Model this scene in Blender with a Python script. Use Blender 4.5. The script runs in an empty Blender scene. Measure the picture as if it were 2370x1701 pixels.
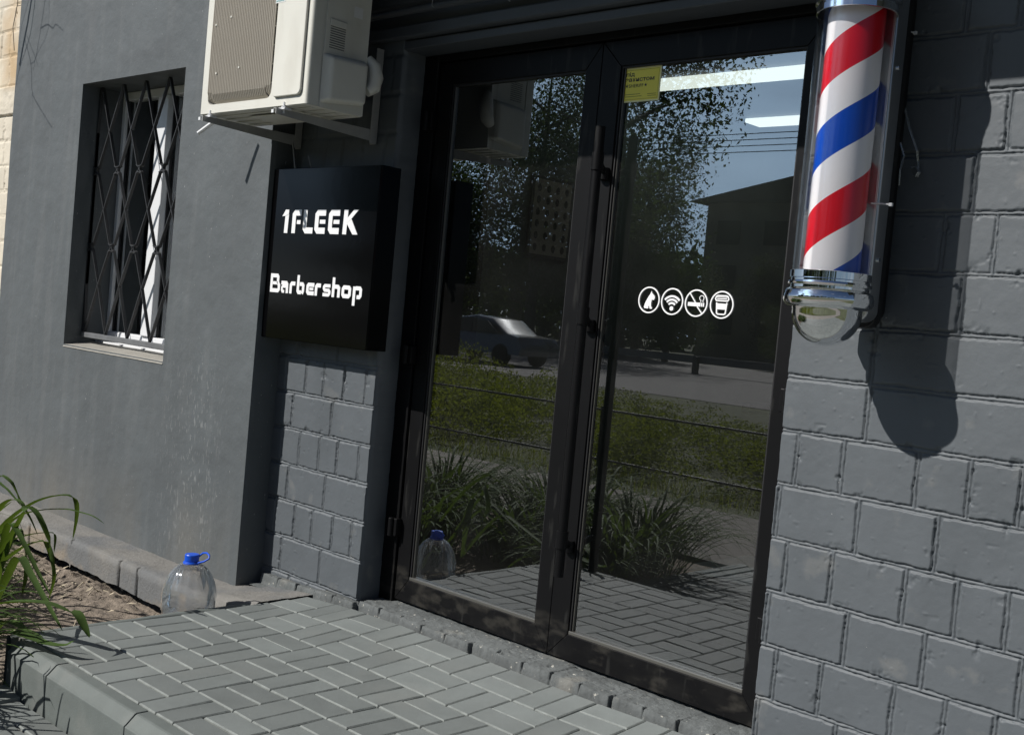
import bpy, bmesh, math, random
import numpy as np
from mathutils import Vector, Matrix
random.seed(7); RNG = np.random.RandomState(11)
S = bpy.context.scene; COL = S.collection
rad = math.radians

# ------------------------------------------------------------------ camera geometry (recovered from the photograph)
YAW, PITCH, ROLL, FPX = -0.76363219, -0.04147323, -0.09175256, 2656.05
cy_, sy_, cp_, sp_ = math.cos(YAW), math.sin(YAW), math.cos(PITCH), math.sin(PITCH)
fw = np.array([sy_*cp_, cy_*cp_, sp_]); rt = np.array([cy_, -sy_, 0.0]); dn = np.cross(fw, rt)
cr_, sr_ = math.cos(ROLL), math.sin(ROLL)
RT, DN = cr_*rt+sr_*dn, -sr_*rt+cr_*dn
def ray(u, v): return (u-1185)/FPX*RT + (v-850.5)/FPX*DN + fw
def onY(u, v, Y): r = ray(u, v); r = r*(Y/r[1]); return (float(r[0]), float(r[1]), float(r[2]))

# ------------------------------------------------------------------ materials
def nodes(m):
    return m.node_tree.nodes, m.node_tree.links
def pbr(name, col, rough=.6, metal=0, spec=.5, coat=0, bump=(), var=None, trans=0, emis=None, aniso=0):
    """bump: list of (scale, strength, distance) ; var: (scale, amount)"""
    m = bpy.data.materials.new(name); m.use_nodes = True
    N, L = nodes(m); b = N['Principled BSDF']
    b.inputs['Base Color'].default_value = (*col, 1); b.inputs['Roughness'].default_value = rough
    b.inputs['Metallic'].default_value = metal; b.inputs['Specular IOR Level'].default_value = spec
    b.inputs['Coat Weight'].default_value = coat; b.inputs['Coat Roughness'].default_value = .05
    if emis: b.inputs['Emission Color'].default_value = (*emis[0], 1); b.inputs['Emission Strength'].default_value = emis[1]
    tc = N.new('ShaderNodeTexCoord'); prev = None
    for sc, st, di in bump:
        n = N.new('ShaderNodeTexNoise'); n.inputs['Scale'].default_value = sc; n.inputs['Detail'].default_value = 6
        L.new(tc.outputs['Object'], n.inputs['Vector'])
        bp = N.new('ShaderNodeBump'); bp.inputs['Strength'].default_value = st; bp.inputs['Distance'].default_value = di
        L.new(n.outputs['Fac'], bp.inputs['Height'])
        if prev: L.new(prev.outputs['Normal'], bp.inputs['Normal'])
        prev = bp
    if prev: L.new(prev.outputs['Normal'], b.inputs['Normal'])
    if var:
        n = N.new('ShaderNodeTexNoise'); n.inputs['Scale'].default_value = var[0]; n.inputs['Detail'].default_value = 8; n.inputs['Roughness'].default_value = .65
        L.new(tc.outputs['Object'], n.inputs['Vector'])
        r = N.new('ShaderNodeMapRange'); r.inputs[1].default_value = .3; r.inputs[2].default_value = .7
        r.inputs[3].default_value = 1-var[1]; r.inputs[4].default_value = 1+var[1]; L.new(n.outputs['Fac'], r.inputs[0])
        mx = N.new('ShaderNodeVectorMath'); mx.operation = 'SCALE'; mx.inputs[0].default_value = col; L.new(r.outputs[0], mx.inputs['Scale'])
        L.new(mx.outputs[0], b.inputs['Base Color'])
        m['out'] = mx.name
    return m
def overlay(m, col, scale, lo, hi, stretch=(1,1,1), amount=1, box=None, off=(0,0,0), detail=5, rough=None):
    """lay flecks / stains of another colour over a pbr material with noise threshold; box=((min),(max)) fades outside"""
    N, L = nodes(m); b = N['Principled BSDF']
    tc = N.new('ShaderNodeTexCoord'); mp = N.new('ShaderNodeMapping'); mp.inputs['Scale'].default_value = stretch
    L.new(tc.outputs['Object'], mp.inputs['Vector'])
    n = N.new('ShaderNodeTexNoise'); n.inputs['Scale'].default_value = scale; n.inputs['Detail'].default_value = detail
    L.new(mp.outputs[0], n.inputs['Vector'])
    r = N.new('ShaderNodeMapRange'); r.inputs[1].default_value = lo; r.inputs[2].default_value = hi; r.inputs[4].default_value = amount
    L.new(n.outputs['Fac'], r.inputs[0]); fac = r.outputs[0]
    if box:
        sp = N.new('ShaderNodeSeparateXYZ'); L.new(tc.outputs['Object'], sp.inputs[0])
        for ax, (a, c, soft) in box.items():
            a -= off[ax]; c -= off[ax]
            for edge, sgn in ((a, 1), (c, -1)):
                q = N.new('ShaderNodeMapRange'); q.interpolation_type = 'SMOOTHSTEP'
                q.inputs[1].default_value = edge-(soft if sgn > 0 else -soft); q.inputs[2].default_value = edge+(soft if sgn > 0 else -soft)
                L.new(sp.outputs[ax], q.inputs[0])
                if sgn < 0:
                    q.inputs[1].default_value = edge-soft; q.inputs[2].default_value = edge+soft; q.inputs[3].default_value = 1; q.inputs[4].default_value = 0
                mu = N.new('ShaderNodeMath'); mu.operation = 'MULTIPLY'; L.new(fac, mu.inputs[0]); L.new(q.outputs[0], mu.inputs[1]); fac = mu.outputs[0]
    mx = N.new('ShaderNodeMix'); mx.data_type = 'RGBA'; L.new(fac, mx.inputs[0])
    src = b.inputs['Base Color']
    if src.is_linked: L.new(src.links[0].from_socket, mx.inputs[6])
    else: mx.inputs[6].default_value = src.default_value
    mx.inputs[7].default_value = (*col, 1); L.new(mx.outputs[2], src)
    return m
def glass(name, tint=(1,1,1), gain=2.6, ior=1.5, rough=0.0, haze=0.0):
    m = bpy.data.materials.new(name); m.use_nodes = True; N, L = nodes(m); N.remove(N['Principled BSDF'])
    o = N['Material Output']; t = N.new('ShaderNodeBsdfTransparent'); t.inputs[0].default_value = (*tint, 1)
    g = N.new('ShaderNodeBsdfGlossy'); g.inputs['Roughness'].default_value = rough; g.inputs['Color'].default_value = (.95,.98,1,1)
    f = N.new('ShaderNodeFresnel'); f.inputs[0].default_value = ior
    k = N.new('ShaderNodeMath'); k.operation = 'MULTIPLY'; k.use_clamp = True; k.inputs[1].default_value = gain; L.new(f.outputs[0], k.inputs[0])
    mx = N.new('ShaderNodeMixShader'); L.new(k.outputs[0], mx.inputs[0]); L.new(t.outputs[0], mx.inputs[1]); L.new(g.outputs[0], mx.inputs[2])
    last = mx
    if haze:
        d = N.new('ShaderNodeBsdfDiffuse'); d.inputs[0].default_value = (.75,.75,.73,1)
        tc = N.new('ShaderNodeTexCoord'); n = N.new('ShaderNodeTexNoise'); n.inputs['Scale'].default_value = 5; n.inputs['Detail'].default_value = 6
        L.new(tc.outputs['Object'], n.inputs['Vector'])
        r = N.new('ShaderNodeMapRange'); r.inputs[1].default_value = .35; r.inputs[2].default_value = .75; r.inputs[3].default_value = haze*.35; r.inputs[4].default_value = haze
        L.new(n.outputs['Fac'], r.inputs[0])
        m2 = N.new('ShaderNodeMixShader'); L.new(r.outputs[0], m2.inputs[0]); L.new(mx.outputs[0], m2.inputs[1]); L.new(d.outputs[0], m2.inputs[2]); last = m2
    L.new(last.outputs[0], o.inputs['Surface'])
    return m

M = {}
PAINT = (.095, .107, .112)
M['plaster'] = pbr('plaster_paint', PAINT, .62, bump=[(3.2,.5,.03),(16,.35,.009),(120,.25,.0015),(420,.3,.0006)], var=(2.2,.07))
overlay(M['plaster'], (.36,.37,.37), 80, .585, .64, (1,1,.3), .36, box={0:(-4.85,-4.4,.16),2:(-1.22,-.35,.2)}, off=(-2.6,2.9,-1.2))
overlay(M['plaster'], (.5,.5,.5), 150, .72, .735, (1,1,.4), .9)
overlay(M['plaster'], (.155,.148,.13), 3.5, .35, .7, (1,1,.3), .8, box={2:(-1.6,-1.0,.22)}, off=(-2.6,2.9,-1.2))
overlay(M['plaster'], (.16,.168,.17), 5, .5, .66, (2.5,1,.25), .28)
overlay(M['plaster'], (.06,.066,.07), 1.1, .6, .66, (.5,1,2.4), .35)
overlay(M['plaster'], (.08,.088,.092), 2.6, .42, .68, (1.6,1,.25), .45)
M['brick'] = pbr('painted_brick', (.097,.109,.119), .6, bump=[(60,.25,.0018),(260,.3,.0006)], var=(5,.08))
overlay(M['brick'], (.62,.62,.6), 70, .765, .775, (1,1,1), .9)
overlay(M['brick'], (.19,.19,.18), 9, .62, .7, (1,1,1), .4)
overlay(M['brick'], (.07,.08,.088), 3, .5, .66, (1.5,1,.5), .4)
M['trim'] = pbr('shade_darkened_trim', (.06,.068,.078), .55, bump=[(40,.3,.003)], var=(4,.08))  # wall paint darkened so the recess over the door looks more shaded
M['paver'] = pbr('green_grey_paver', (.158,.174,.168), .72, bump=[(300,.5,.0009),(60,.3,.002)], var=(5.5,.12))
overlay(M['paver'], (.2,.205,.19), 4, .52, .75, (1,1,1), .4)
overlay(M['paver'], (.4,.4,.37), 120, .74, .76, (1,1,1), .8)
N, L = nodes(M['paver']); b = N['Principled BSDF']; gi = N.new('ShaderNodeNewGeometry'); rg = N.new('ShaderNodeMapRange'); rg.inputs[3].default_value = .86; rg.inputs[4].default_value = 1.14
L.new(gi.outputs['Random Per Island'], rg.inputs[0]); vm = N.new('ShaderNodeVectorMath'); vm.operation = 'SCALE'; L.new(b.inputs['Base Color'].links[0].from_socket, vm.inputs[0]); L.new(rg.outputs[0], vm.inputs['Scale']); L.new(vm.outputs[0], b.inputs['Base Color'])
M['paver_edge'] = pbr('sun_bright_paver_edge', (.205,.222,.21), .8, bump=[(200,.5,.002)], var=(25,.25))  # paler chamfer colour paints in the bright sunlit edge lines
M['joint'] = pbr('sandy_joint', (.19,.19,.17), .9, bump=[(300,.6,.002)], var=(30,.3))
M['kerb'] = pbr('kerb_concrete', (.125,.142,.134), .75, bump=[(220,.5,.0012),(25,.3,.004)], var=(7,.12))
overlay(M['kerb'], (.2,.205,.19), 9, .5, .7, (1,1,1), .35)
M['mortar'] = pbr('rubble_mortar', (.105,.114,.113), .88, bump=[(120,.6,.004),(420,.6,.0012)], var=(16,.22))
overlay(M['mortar'], (.24,.23,.2), 7, .6, .7, (1,1,1), .45)
overlay(M['mortar'], (.5,.48,.42), 55, .66, .7, (1,1,1), .7)
M['ledge'] = pbr('ledge_concrete', (.19,.183,.168), .85, bump=[(90,.6,.006),(400,.5,.0015)], var=(9,.16))
overlay(M['ledge'], (.13,.136,.14), 3, .42, .58, (1,1,1), .85, box={0:(-5.6,-3.5,.5)})
overlay(M['ledge'], (.3,.24,.17), 5, .52, .66, (1,1,1), .7, box={2:(-1.5,-1.275,.01)})
M['soil'] = pbr('dry_soil', (.225,.185,.145), .95, bump=[(35,.8,.02),(180,.8,.005)], var=(10,.3))
overlay(M['soil'], (.12,.1,.08), 16, .52, .66, (1,1,1), .6)
M['litter'] = pbr('dry_litter', (.42,.36,.26), .85, var=(3,.5))
M['cream'] = pbr('cream_brick', (.66,.6,.49), .8, bump=[(120,.5,.003)], var=(5,.14))
overlay(M['cream'], (.5,.34,.17), 2.2, .4, .6, (1,1,1), .8, box={2:(1.12,4,.04)}, off=(-7.6,2.95,-1.3))
M['chrome'] = pbr('chrome', (.86,.87,.88), .035, metal=1)
M['chrome_soft'] = pbr('polished_steel', (.6,.61,.62), .33, metal=1, bump=[(8,.1,.01)])
M['strip_steel'] = pbr('highlight_steel', (.8,.8,.8), .42, metal=.6)
M['black_alu'] = pbr('black_aluminium', (.0045,.0045,.005), .48, spec=.16, bump=[(400,.1,.0004)], var=(6,.15))
overlay(M['black_alu'], (.07,.065,.055), 14, .5, .68, (1,1,2), .4, box={2:(-1.3,-1.02,.07)}, off=(-2.6,2.9,-1.2))
overlay(M['black_alu'], (.03,.03,.028), 30, .62, .7, (1,1,.15), .35)
M['black_rubber'] = pbr('black_rubber', (.008,.008,.009), .6)
M['bead'] = pbr('glazing_bead', (.16,.155,.14), .3, metal=.6)
overlay(M['black_alu'], (.03,.029,.026), 9, .45, .8, (1,1,2), .3, box={2:(-1.3,-1.02,.07)}, off=(-2.6,2.9,-1.2))
overlay(M['black_alu'], (.03,.03,.028), 30, .62, .7, (1,1,.15), .3)
M['gloss_black'] = pbr('gloss_black_panel', (.0025,.0025,.0028), .09, spec=.16, bump=[(25,.05,.002)])
M['letter'] = pbr('white_letter', (.9,.9,.9), .3)
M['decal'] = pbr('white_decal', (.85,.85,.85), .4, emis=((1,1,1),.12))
M['ac_white'] = pbr('ac_white', (.71,.70,.63), .42, bump=[(300,.1,.0005)], var=(4,.04))
overlay(M['ac_white'], (.4,.36,.28), 5, .6, .8, (1,1,.4), .35)
M['ac_beige'] = pbr('ac_grille', (.5,.46,.39), .5)
M['ac_dark'] = pbr('ac_dark', (.05,.05,.048), .6)
M['ac_slot'] = pbr('ac_slot', (.12,.12,.12), .6)
M['galv'] = pbr('bracket_paint', (.34,.34,.33), .5, var=(12,.12))
M['pvc'] = pbr('white_pvc', (.78,.79,.8), .3)
M['iron'] = pbr('dark_iron', (.03,.031,.033), .5)
M['iron_grey'] = pbr('grey_iron', (.13,.135,.14), .6, var=(12,.2))
M['sill'] = pbr('stone_sill', (.3,.285,.25), .85, bump=[(120,.5,.003)], var=(10,.15))
M['glass'] = glass('door_glass', (.52,.58,.56), 5.0, 1.5, .006, .010)
M['wglass'] = glass('window_glass', (.7,.76,.74), 5)
M['tube'] = glass('tube_glass', (.995,.995,.995), .6)
M['bottle'] = glass('bottle_plastic', (.95,.955,.96), 2.4, 1.45, .06, .2)
M['cap'] = pbr('blue_cap', (.01,.09,.62), .35)
M['leaf'] = pbr('daylily_leaf', (.058,.098,.028), .5, var=(4,.35))
M['leaf2'] = pbr('shrub_leaf', (.11,.14,.03), .5, var=(.8,.4))
M['leaf3'] = pbr('tree_leaf', (.03,.05,.024), .55, var=(.35,.4))
M['bark'] = pbr('bark', (.1,.085,.07), .9, bump=[(20,.6,.03)])
M['asphalt'] = pbr('asphalt', (.16,.155,.15), .9, bump=[(200,.5,.003)], var=(3,.15))
M['path'] = pbr('path_asphalt', (.2,.185,.165), .9, bump=[(160,.5,.003)], var=(2,.2))
for k_ in ('leaf', 'leaf2', 'leaf3'):
    m = M[k_]; N, L = nodes(m); b = N['Principled BSDF']; b.inputs['Specular IOR Level'].default_value = .12; b.inputs['Roughness'].default_value = .65; o_ = N['Material Output']
    t_ = N.new('ShaderNodeBsdfTranslucent'); sc_ = N.new('ShaderNodeVectorMath'); sc_.operation = 'MULTIPLY'; sc_.inputs[1].default_value = (1.9, 1.8, .6)
    L.new(b.inputs['Base Color'].links[0].from_socket, sc_.inputs[0]); L.new(sc_.outputs[0], t_.inputs[0])
    x_ = N.new('ShaderNodeMixShader'); x_.inputs[0].default_value = .26 if k_ == 'leaf' else .42; L.new(b.outputs[0], x_.inputs[1]); L.new(t_.outputs[0], x_.inputs[2]); L.new(x_.outputs[0], o_.inputs['Surface'])
M['ground'] = pbr('verge_ground', (.075,.085,.04), .95, var=(.7,.4))
M['yellow'] = pbr('yellow_sticker', (.85,.76,.09), .5)
M['yellow_pale'] = pbr('sticker_border', (.85,.82,.45), .5)
M['ink'] = pbr('black_ink', (.012,.012,.01), .5)
M['ink2'] = pbr('olive_ink', (.2,.17,.02), .5)
M['white'] = pbr('white_paint', (.75,.75,.74), .5)
M['int_wall'] = pbr('interior_plaster', (.17,.2,.19), .8, var=(3,.15))
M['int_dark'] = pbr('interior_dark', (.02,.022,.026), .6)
M['int_floor'] = pbr('interior_floor', (.07,.07,.07), .4, var=(2,.15))
M['led'] = pbr('led_panel', (.8,.8,.8), .5, emis=((1,1,.94), 1.7))
M['paper'] = pbr('poster_paper', (.42,.39,.33), .7)
M['curtain'] = pbr('beige_curtain', (.5,.42,.34), .8)
M['facade'] = pbr('far_facade', (.3,.28,.24), .85, var=(.5,.15))
M['roof'] = pbr('far_roof', (.012,.012,.014), 1, spec=0)
M['farglass'] = pbr('far_window', (.03,.04,.05), .15)
M['car_paint'] = pbr('car_paint', (.12,.13,.14), .25, metal=.5, coat=1)
M['tyre'] = pbr('tyre', (.015,.015,.015), .8)
M['wire'] = pbr('grey_wire', (.3,.3,.29), .5)
M['teal'] = pbr('teal_ink', (.05,.3,.3), .5)
M['red_ink'] = pbr('red_ink', (.5,.08,.05), .5)
M['glass_shelf'] = pbr('pale_top', (.6,.7,.72), .4)
M['cab_brown'] = pbr('brown_board', (.14,.10,.07), .6, var=(4,.15))

def stripe_material():
    m = bpy.data.materials.new('barber_stripes'); m.use_nodes = True; N, L = nodes(m); b = N['Principled BSDF']
    b.inputs['Roughness'].default_value = .28; b.inputs['Coat Weight'].default_value = .3
    tc = N.new('ShaderNodeTexCoord'); s = N.new('ShaderNodeSeparateXYZ'); L.new(tc.outputs['Object'], s.inputs[0])
    def mth(op, a, c=None, clamp=False):
        n = N.new('ShaderNodeMath'); n.operation = op; n.use_clamp = clamp
        for i, x in enumerate((a, c)):
            if x is None: continue
            if isinstance(x, (int, float)): n.inputs[i].default_value = x
            else: L.new(x, n.inputs[i])
        return n.outputs[0]
    # object frame: local -Y faces the camera side, local x runs to the right: phi 0 at left, pi at right
    phi = mth('ADD', mth('ARCTAN2', s.outputs[0], mth('MULTIPLY', s.outputs[1], -1)), math.pi/2)
    z = mth('SUBTRACT', s.outputs[2], mth('MULTIPLY', phi, .150/math.pi))
    f = mth('FRACT', mth('DIVIDE', mth('SUBTRACT', z, .215), .406))
    cr = N.new('ShaderNodeValToRGB'); cr.color_ramp.interpolation = 'CONSTANT'; e = cr.color_ramp.elements
    red, blue, wh = (.7,.003,.014,1), (.0,.07,.5,1), (.93,.92,.93,1)
    e[0].position = 0; e[0].color = red; e[1].position = .256; e[1].color = wh
    k = e.new(.505); k.color = blue; k = e.new(.755); k.color = wh
    L.new(f, cr.inputs[0]); L.new(cr.outputs[0], b.inputs['Base Color'])
    return m
M['stripes'] = stripe_material()

# ------------------------------------------------------------------ object helpers
def link(o, parent=None):
    COL.objects.link(o)
    if parent is not None: o.parent = parent
    return o
def tag(o, label=None, cat=None, group=None, kind=None):
    if label: o['label'] = label
    if cat: o['category'] = cat
    if group: o['group'] = group
    if kind: o['kind'] = kind
    return o
def empty(name, loc, label, cat, group=None, rz=0):
    o = bpy.data.objects.new(name, None); o.location = loc; o.rotation_euler = (0,0,rz); o.empty_display_size = .1
    link(o); o['_loc'] = list(loc)
    return tag(o, label, cat, group)
def make(name, verts, faces, mat, parent=None, smooth=False, bevel=0, local=False, mats=None, fm=None, seg=2):
    me = bpy.data.meshes.new(name); me.from_pydata([tuple(map(float, v)) for v in verts], [], faces)
    o = bpy.data.objects.new(name, me)
    for k in (mats or [mat]): me.materials.append(M[k])
    if fm: me.polygons.foreach_set('material_index', fm)
    if smooth: me.polygons.foreach_set('use_smooth', [True]*len(me.polygons))
    me.validate(); me.update()
    link(o, parent)
    if parent is not None and not local:      # world coordinates given: move mesh into the parent's frame
        me.transform(root_matrix(parent).inverted())
    if bevel:
        md = o.modifiers.new('bevel', 'BEVEL'); md.width = bevel; md.segments = seg; md.limit_method = 'ANGLE'; md.angle_limit = rad(40)
    return o
def root_matrix(p):
    m = Matrix.Identity(4)
    while p is not None:
        m = (Matrix.Translation(p.location) @ p.rotation_euler.to_matrix().to_4x4()) @ m; p = p.parent
    return m
class MB:
    def __init__(s): s.v = []; s.f = []; s.m = []; s.k = 0
    def add(s, v, f):
        n = len(s.v); s.v += [tuple(p) for p in v]; s.f += [tuple(i+n for i in q) for q in f]; s.m += [s.k]*len(f); return s
    def box(s, x0, x1, y0, y1, z0, z1, rot=None):
        v = [(x,y,z) for z in (z0,z1) for y in (y0,y1) for x in (x0,x1)]
        if rot: v = [tuple(rot @ Vector(p)) for p in v]
        return s.add(v, [(0,2,3,1),(4,5,7,6),(0,1,5,4),(2,6,7,3),(0,4,6,2),(1,3,7,5)])
    def tube(s, pts, r, n=10, cap=True, rs=None, flat=1.0):
        pts = [Vector(p) for p in pts]; rings = []
        up = None
        for i, p in enumerate(pts):
            t = (pts[min(i+1, len(pts)-1)]-pts[max(i-1, 0)]).normalized()
            if up is None: up = t.orthogonal().normalized()
            a = (up - t*up.dot(t)).normalized(); up = a; b = t.cross(a); rr = rs[i] if rs else r
            rings.append([p+(a*math.cos(2*math.pi*k/n)+b*math.sin(2*math.pi*k/n)*flat)*rr for k in range(n)])
        v = [q for R in rings for q in R]; f = []
        for i in range(len(pts)-1):
            for k in range(n): f.append((i*n+k, i*n+(k+1)%n, (i+1)*n+(k+1)%n, (i+1)*n+k))
        if cap: f += [tuple(range(n-1,-1,-1)), tuple((len(pts)-1)*n+k for k in range(n))]
        return s.add(v, f)
    def cyl(s, c, r, z0, z1, n=48, cap=True):
        return s.tube([(c[0],c[1],z0),(c[0],c[1],z1)], r, n, cap)
    def lathe(s, c, prof, n=64, wob=None):
        v = []; f = []
        for j, (r, z) in enumerate(prof):
            for k in range(n):
                a = 2*math.pi*k/n; rr = r*(1+(wob(a, z) if wob else 0)); v.append((c[0]+rr*math.cos(a), c[1]+rr*math.sin(a), z))
        for j in range(len(prof)-1):
            for k in range(n): f.append((j*n+k, j*n+(k+1)%n, (j+1)*n+(k+1)%n, (j+1)*n+k))
        return s.add(v, f)
    def prism(s, poly, y0, y1, tf=None):
        """poly in (x,z), extruded along y"""
        n = len(poly); v = [(x,y0,z) for x,z in poly]+[(x,y1,z) for x,z in poly]
        if tf: v = [tf(p) for p in v]
        a = sum(poly[i][0]*poly[(i+1)%n][1]-poly[(i+1)%n][0]*poly[i][1] for i in range(n))
        f = [tuple(range(n)), tuple(range(2*n-1, n-1, -1))]+[(i, i+n, (i+1)%n+n, (i+1)%n) for i in range(n)]
        if a < 0: f = [tuple(reversed(q)) for q in f]
        return s.add(v, f)
    def ribbon(s, pts, w, y0, y1, closed=False, tf=None):
        """flat stroke of width w along pts (x,z), extruded y0..y1"""
        n = len(pts); Lp = []; Rp = []
        for i in range(n):
            p = Vector(pts[i]); a = Vector(pts[i-1]) if (i > 0 or closed) else None; b = Vector(pts[(i+1) % n]) if (i < n-1 or closed) else None
            d1 = (p-a).normalized() if a else None; d2 = (b-p).normalized() if b else None
            d1 = d1 or d2; d2 = d2 or d1
            n1 = Vector((-d1.y, d1.x)); n2 = Vector((-d2.y, d2.x)); nn = (n1+n2)
            nn = nn.normalized() if nn.length > 1e-6 else n1; k = w/2/max(.35, nn.dot(n1))
            Lp.append(p+nn*k); Rp.append(p-nn*k)
        v = []
        for i in range(n): v += [(Lp[i].x,y0,Lp[i].y),(Rp[i].x,y0,Rp[i].y),(Rp[i].x,y1,Rp[i].y),(Lp[i].x,y1,Lp[i].y)]
        if tf: v = [tf(p) for p in v]
        f = []
        for i in range(n if closed else n-1):
            j = (i+1) % n
            for k in range(4): f.append((i*4+k, j*4+k, j*4+(k+1) % 4, i*4+(k+1) % 4))
        if not closed: f += [(0,1,2,3), ((n-1)*4+3,(n-1)*4+2,(n-1)*4+1,(n-1)*4)]
        return s.add(v, f)
    def build(s, name, mat, parent=None, smooth=False, bevel=0, mats=None, seg=2, local=False):
        return make(name, s.v, s.f, mat, parent, smooth, bevel, mats=mats, fm=s.m if mats else None, seg=seg, local=local)
def smooth_angle(o, deg=35):
    me = o.data; me.polygons.foreach_set('use_smooth', [True]*len(me.polygons))
    bm = bmesh.new(); bm.from_mesh(me)
    for e in bm.edges:
        if len(e.link_faces) == 2 and e.calc_face_angle(0) > rad(deg): e.smooth = False
    bmesh.ops.recalc_face_normals(bm, faces=bm.faces); bm.to_mesh(me); bm.free(); return o

# ------------------------------------------------------------------ numpy value noise and grids
def vnoise(x, y, seed=0):
    x = np.asarray(x, float); y = np.asarray(y, float)
    xi = np.floor(x).astype(np.int64); yi = np.floor(y).astype(np.int64); fx = x-xi; fy = y-yi
    fx = fx*fx*(3-2*fx); fy = fy*fy*(3-2*fy)
    def h(a, b):
        n = (a*374761393 + b*668265263 + seed*974711) & 0x7fffffff
        n = ((n ^ (n >> 13))*1274126177) & 0x7fffffff
        return ((n ^ (n >> 16)) & 0xffff)/65535.0
    return (h(xi,yi)*(1-fx)+h(xi+1,yi)*fx)*(1-fy)+(h(xi,yi+1)*(1-fx)+h(xi+1,yi+1)*fx)*fy
def fbm(x, y, seed=0, o=4):
    t = 0; a = .5; n = 0
    for k in range(o): t = t+a*vnoise(x*2**k, y*2**k, seed+k*17); n += a; a *= .5
    return t/n-.5
def grid_mesh(name, P, mat, parent=None, flip=False):
    """P: (n, m, 3) array of world points"""
    n, m = P.shape[:2]; me = bpy.data.meshes.new(name)
    idx = np.arange(n*m).reshape(n, m); a, b, c, d = idx[:-1,:-1], idx[1:,:-1], idx[1:,1:], idx[:-1,1:]
    q = np.stack([a,b,c,d] if not flip else [a,d,c,b], -1).reshape(-1)
    nf = (n-1)*(m-1); me.vertices.add(n*m); me.vertices.foreach_set('co', P.reshape(-1).astype(np.float32))
    me.loops.add(nf*4); me.loops.foreach_set('vertex_index', q.astype(np.int32))
    me.polygons.add(nf); me.polygons.foreach_set('loop_start', np.arange(0, nf*4, 4, dtype=np.int32))
    me.polygons.foreach_set('use_smooth', np.ones(nf, bool)); me.update(calc_edges=True); me.validate()
    me.materials.append(M[mat]); o = bpy.data.objects.new(name, me); link(o, parent)
    if parent is not None: me.transform(root_matrix(parent).inverted())
    return o
def brick_relief(X, Z, zj, rows, seed):
    """height (positive = towards the viewer) of painted brickwork; zj = ascending bed joints, rows[i] = sorted head joints between zj[i] and zj[i+1]"""
    wz = Z + .0045*fbm(X*9, Z*2+3, seed) + .003*fbm(X*40, Z*4, seed+5)
    d = np.full(X.shape, 9.0); dv = np.full(X.shape, 9.0)
    zj = np.array(zj); row = np.clip(np.searchsorted(zj, wz)-1, 0, len(zj)-2)
    for z in zj: d = np.minimum(d, np.abs(wz-z))
    dep = np.zeros(X.shape)
    for i, xs in enumerate(rows):
        mk = (row == i)
        if not mk.any() or not xs: continue
        wx = X[mk] + .004*fbm(X[mk]*3+i, Z[mk]*16, seed+9) + .003*fbm(X[mk]*5, Z[mk]*60, seed+2)
        dd = np.full(wx.shape, 9.0)
        for k, x in enumerate(xs): dd = np.minimum(dd, np.abs(wx-x))
        dv[mk] = dd
        # every brick sits a little differently
        bi = np.searchsorted(np.array(sorted(xs)), wx)
        dep[mk] = (vnoise(bi*7.3+i*3.1, bi*0+i*1.7, seed+31)-.5)*.004
    wj = .0075 + .007*np.clip(fbm(X*14, Z*14, seed+3)+.05, -.2, .4)
    j = np.minimum(d, dv); rough = fbm(X*70, Z*70, seed+4)
    t = np.clip((j-(wj+.005*rough))/.0034+.5, 0, 1); face = t*t*(3-2*t)
    bead = np.exp(-((j-.0003)/.0024)**2)*.006
    h = -.0068+bead*(.6+.8*np.clip(fbm(X*20, Z*20, seed+7)+.3, 0, 1)) + .004*rough*(1-face)
    H = h*(1-face) + face*(dep + .0024*fbm(X*6, Z*6, seed+6)+.0009*fbm(X*45, Z*45, seed+8))
    bumps = np.clip(vnoise(X*55, Z*55, seed+12)-.9, 0, 1)*.012; pits = np.clip(vnoise(X*38+9, Z*38, seed+14)-.93, 0, 1)*-.02
    chips = np.clip(fbm(X*26, Z*26, seed+21)-.2, 0, 1)*-.04*np.exp(-(j/.022)**2)
    return H + face*(bumps+pits) + chips

YW, YL, YD = 2.885, 2.76, 3.01           # brick face, plaster face, door face
XC, XP, XR = -4.158, -3.497, -1.684      # plaster return, pier edge, right wall edge
PIT = .1535
ZJ0 = -.241
# ------------------------------------------------------------------ the building
B = empty('barbershop_building', (-2.6, 2.9, -1.2), 'dark grey painted barbershop front with plaster wall, brick walls and glass double door', 'building')
zj = [ZJ0+PIT*k for k in range(-8, 12)]
def row_joints(k, x0, x1, odd):
    s = .4215 if odd else .2145
    out = []
    if odd:   # header / stretcher bond
        x = -1.63-4*s if x0 > -3 else -4.09-4*s
        while x < x1: out += [x, x+.138, x+.28-.0] if False else [x, x+.141, x+.351-.0]; x += .487
    return out
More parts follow.
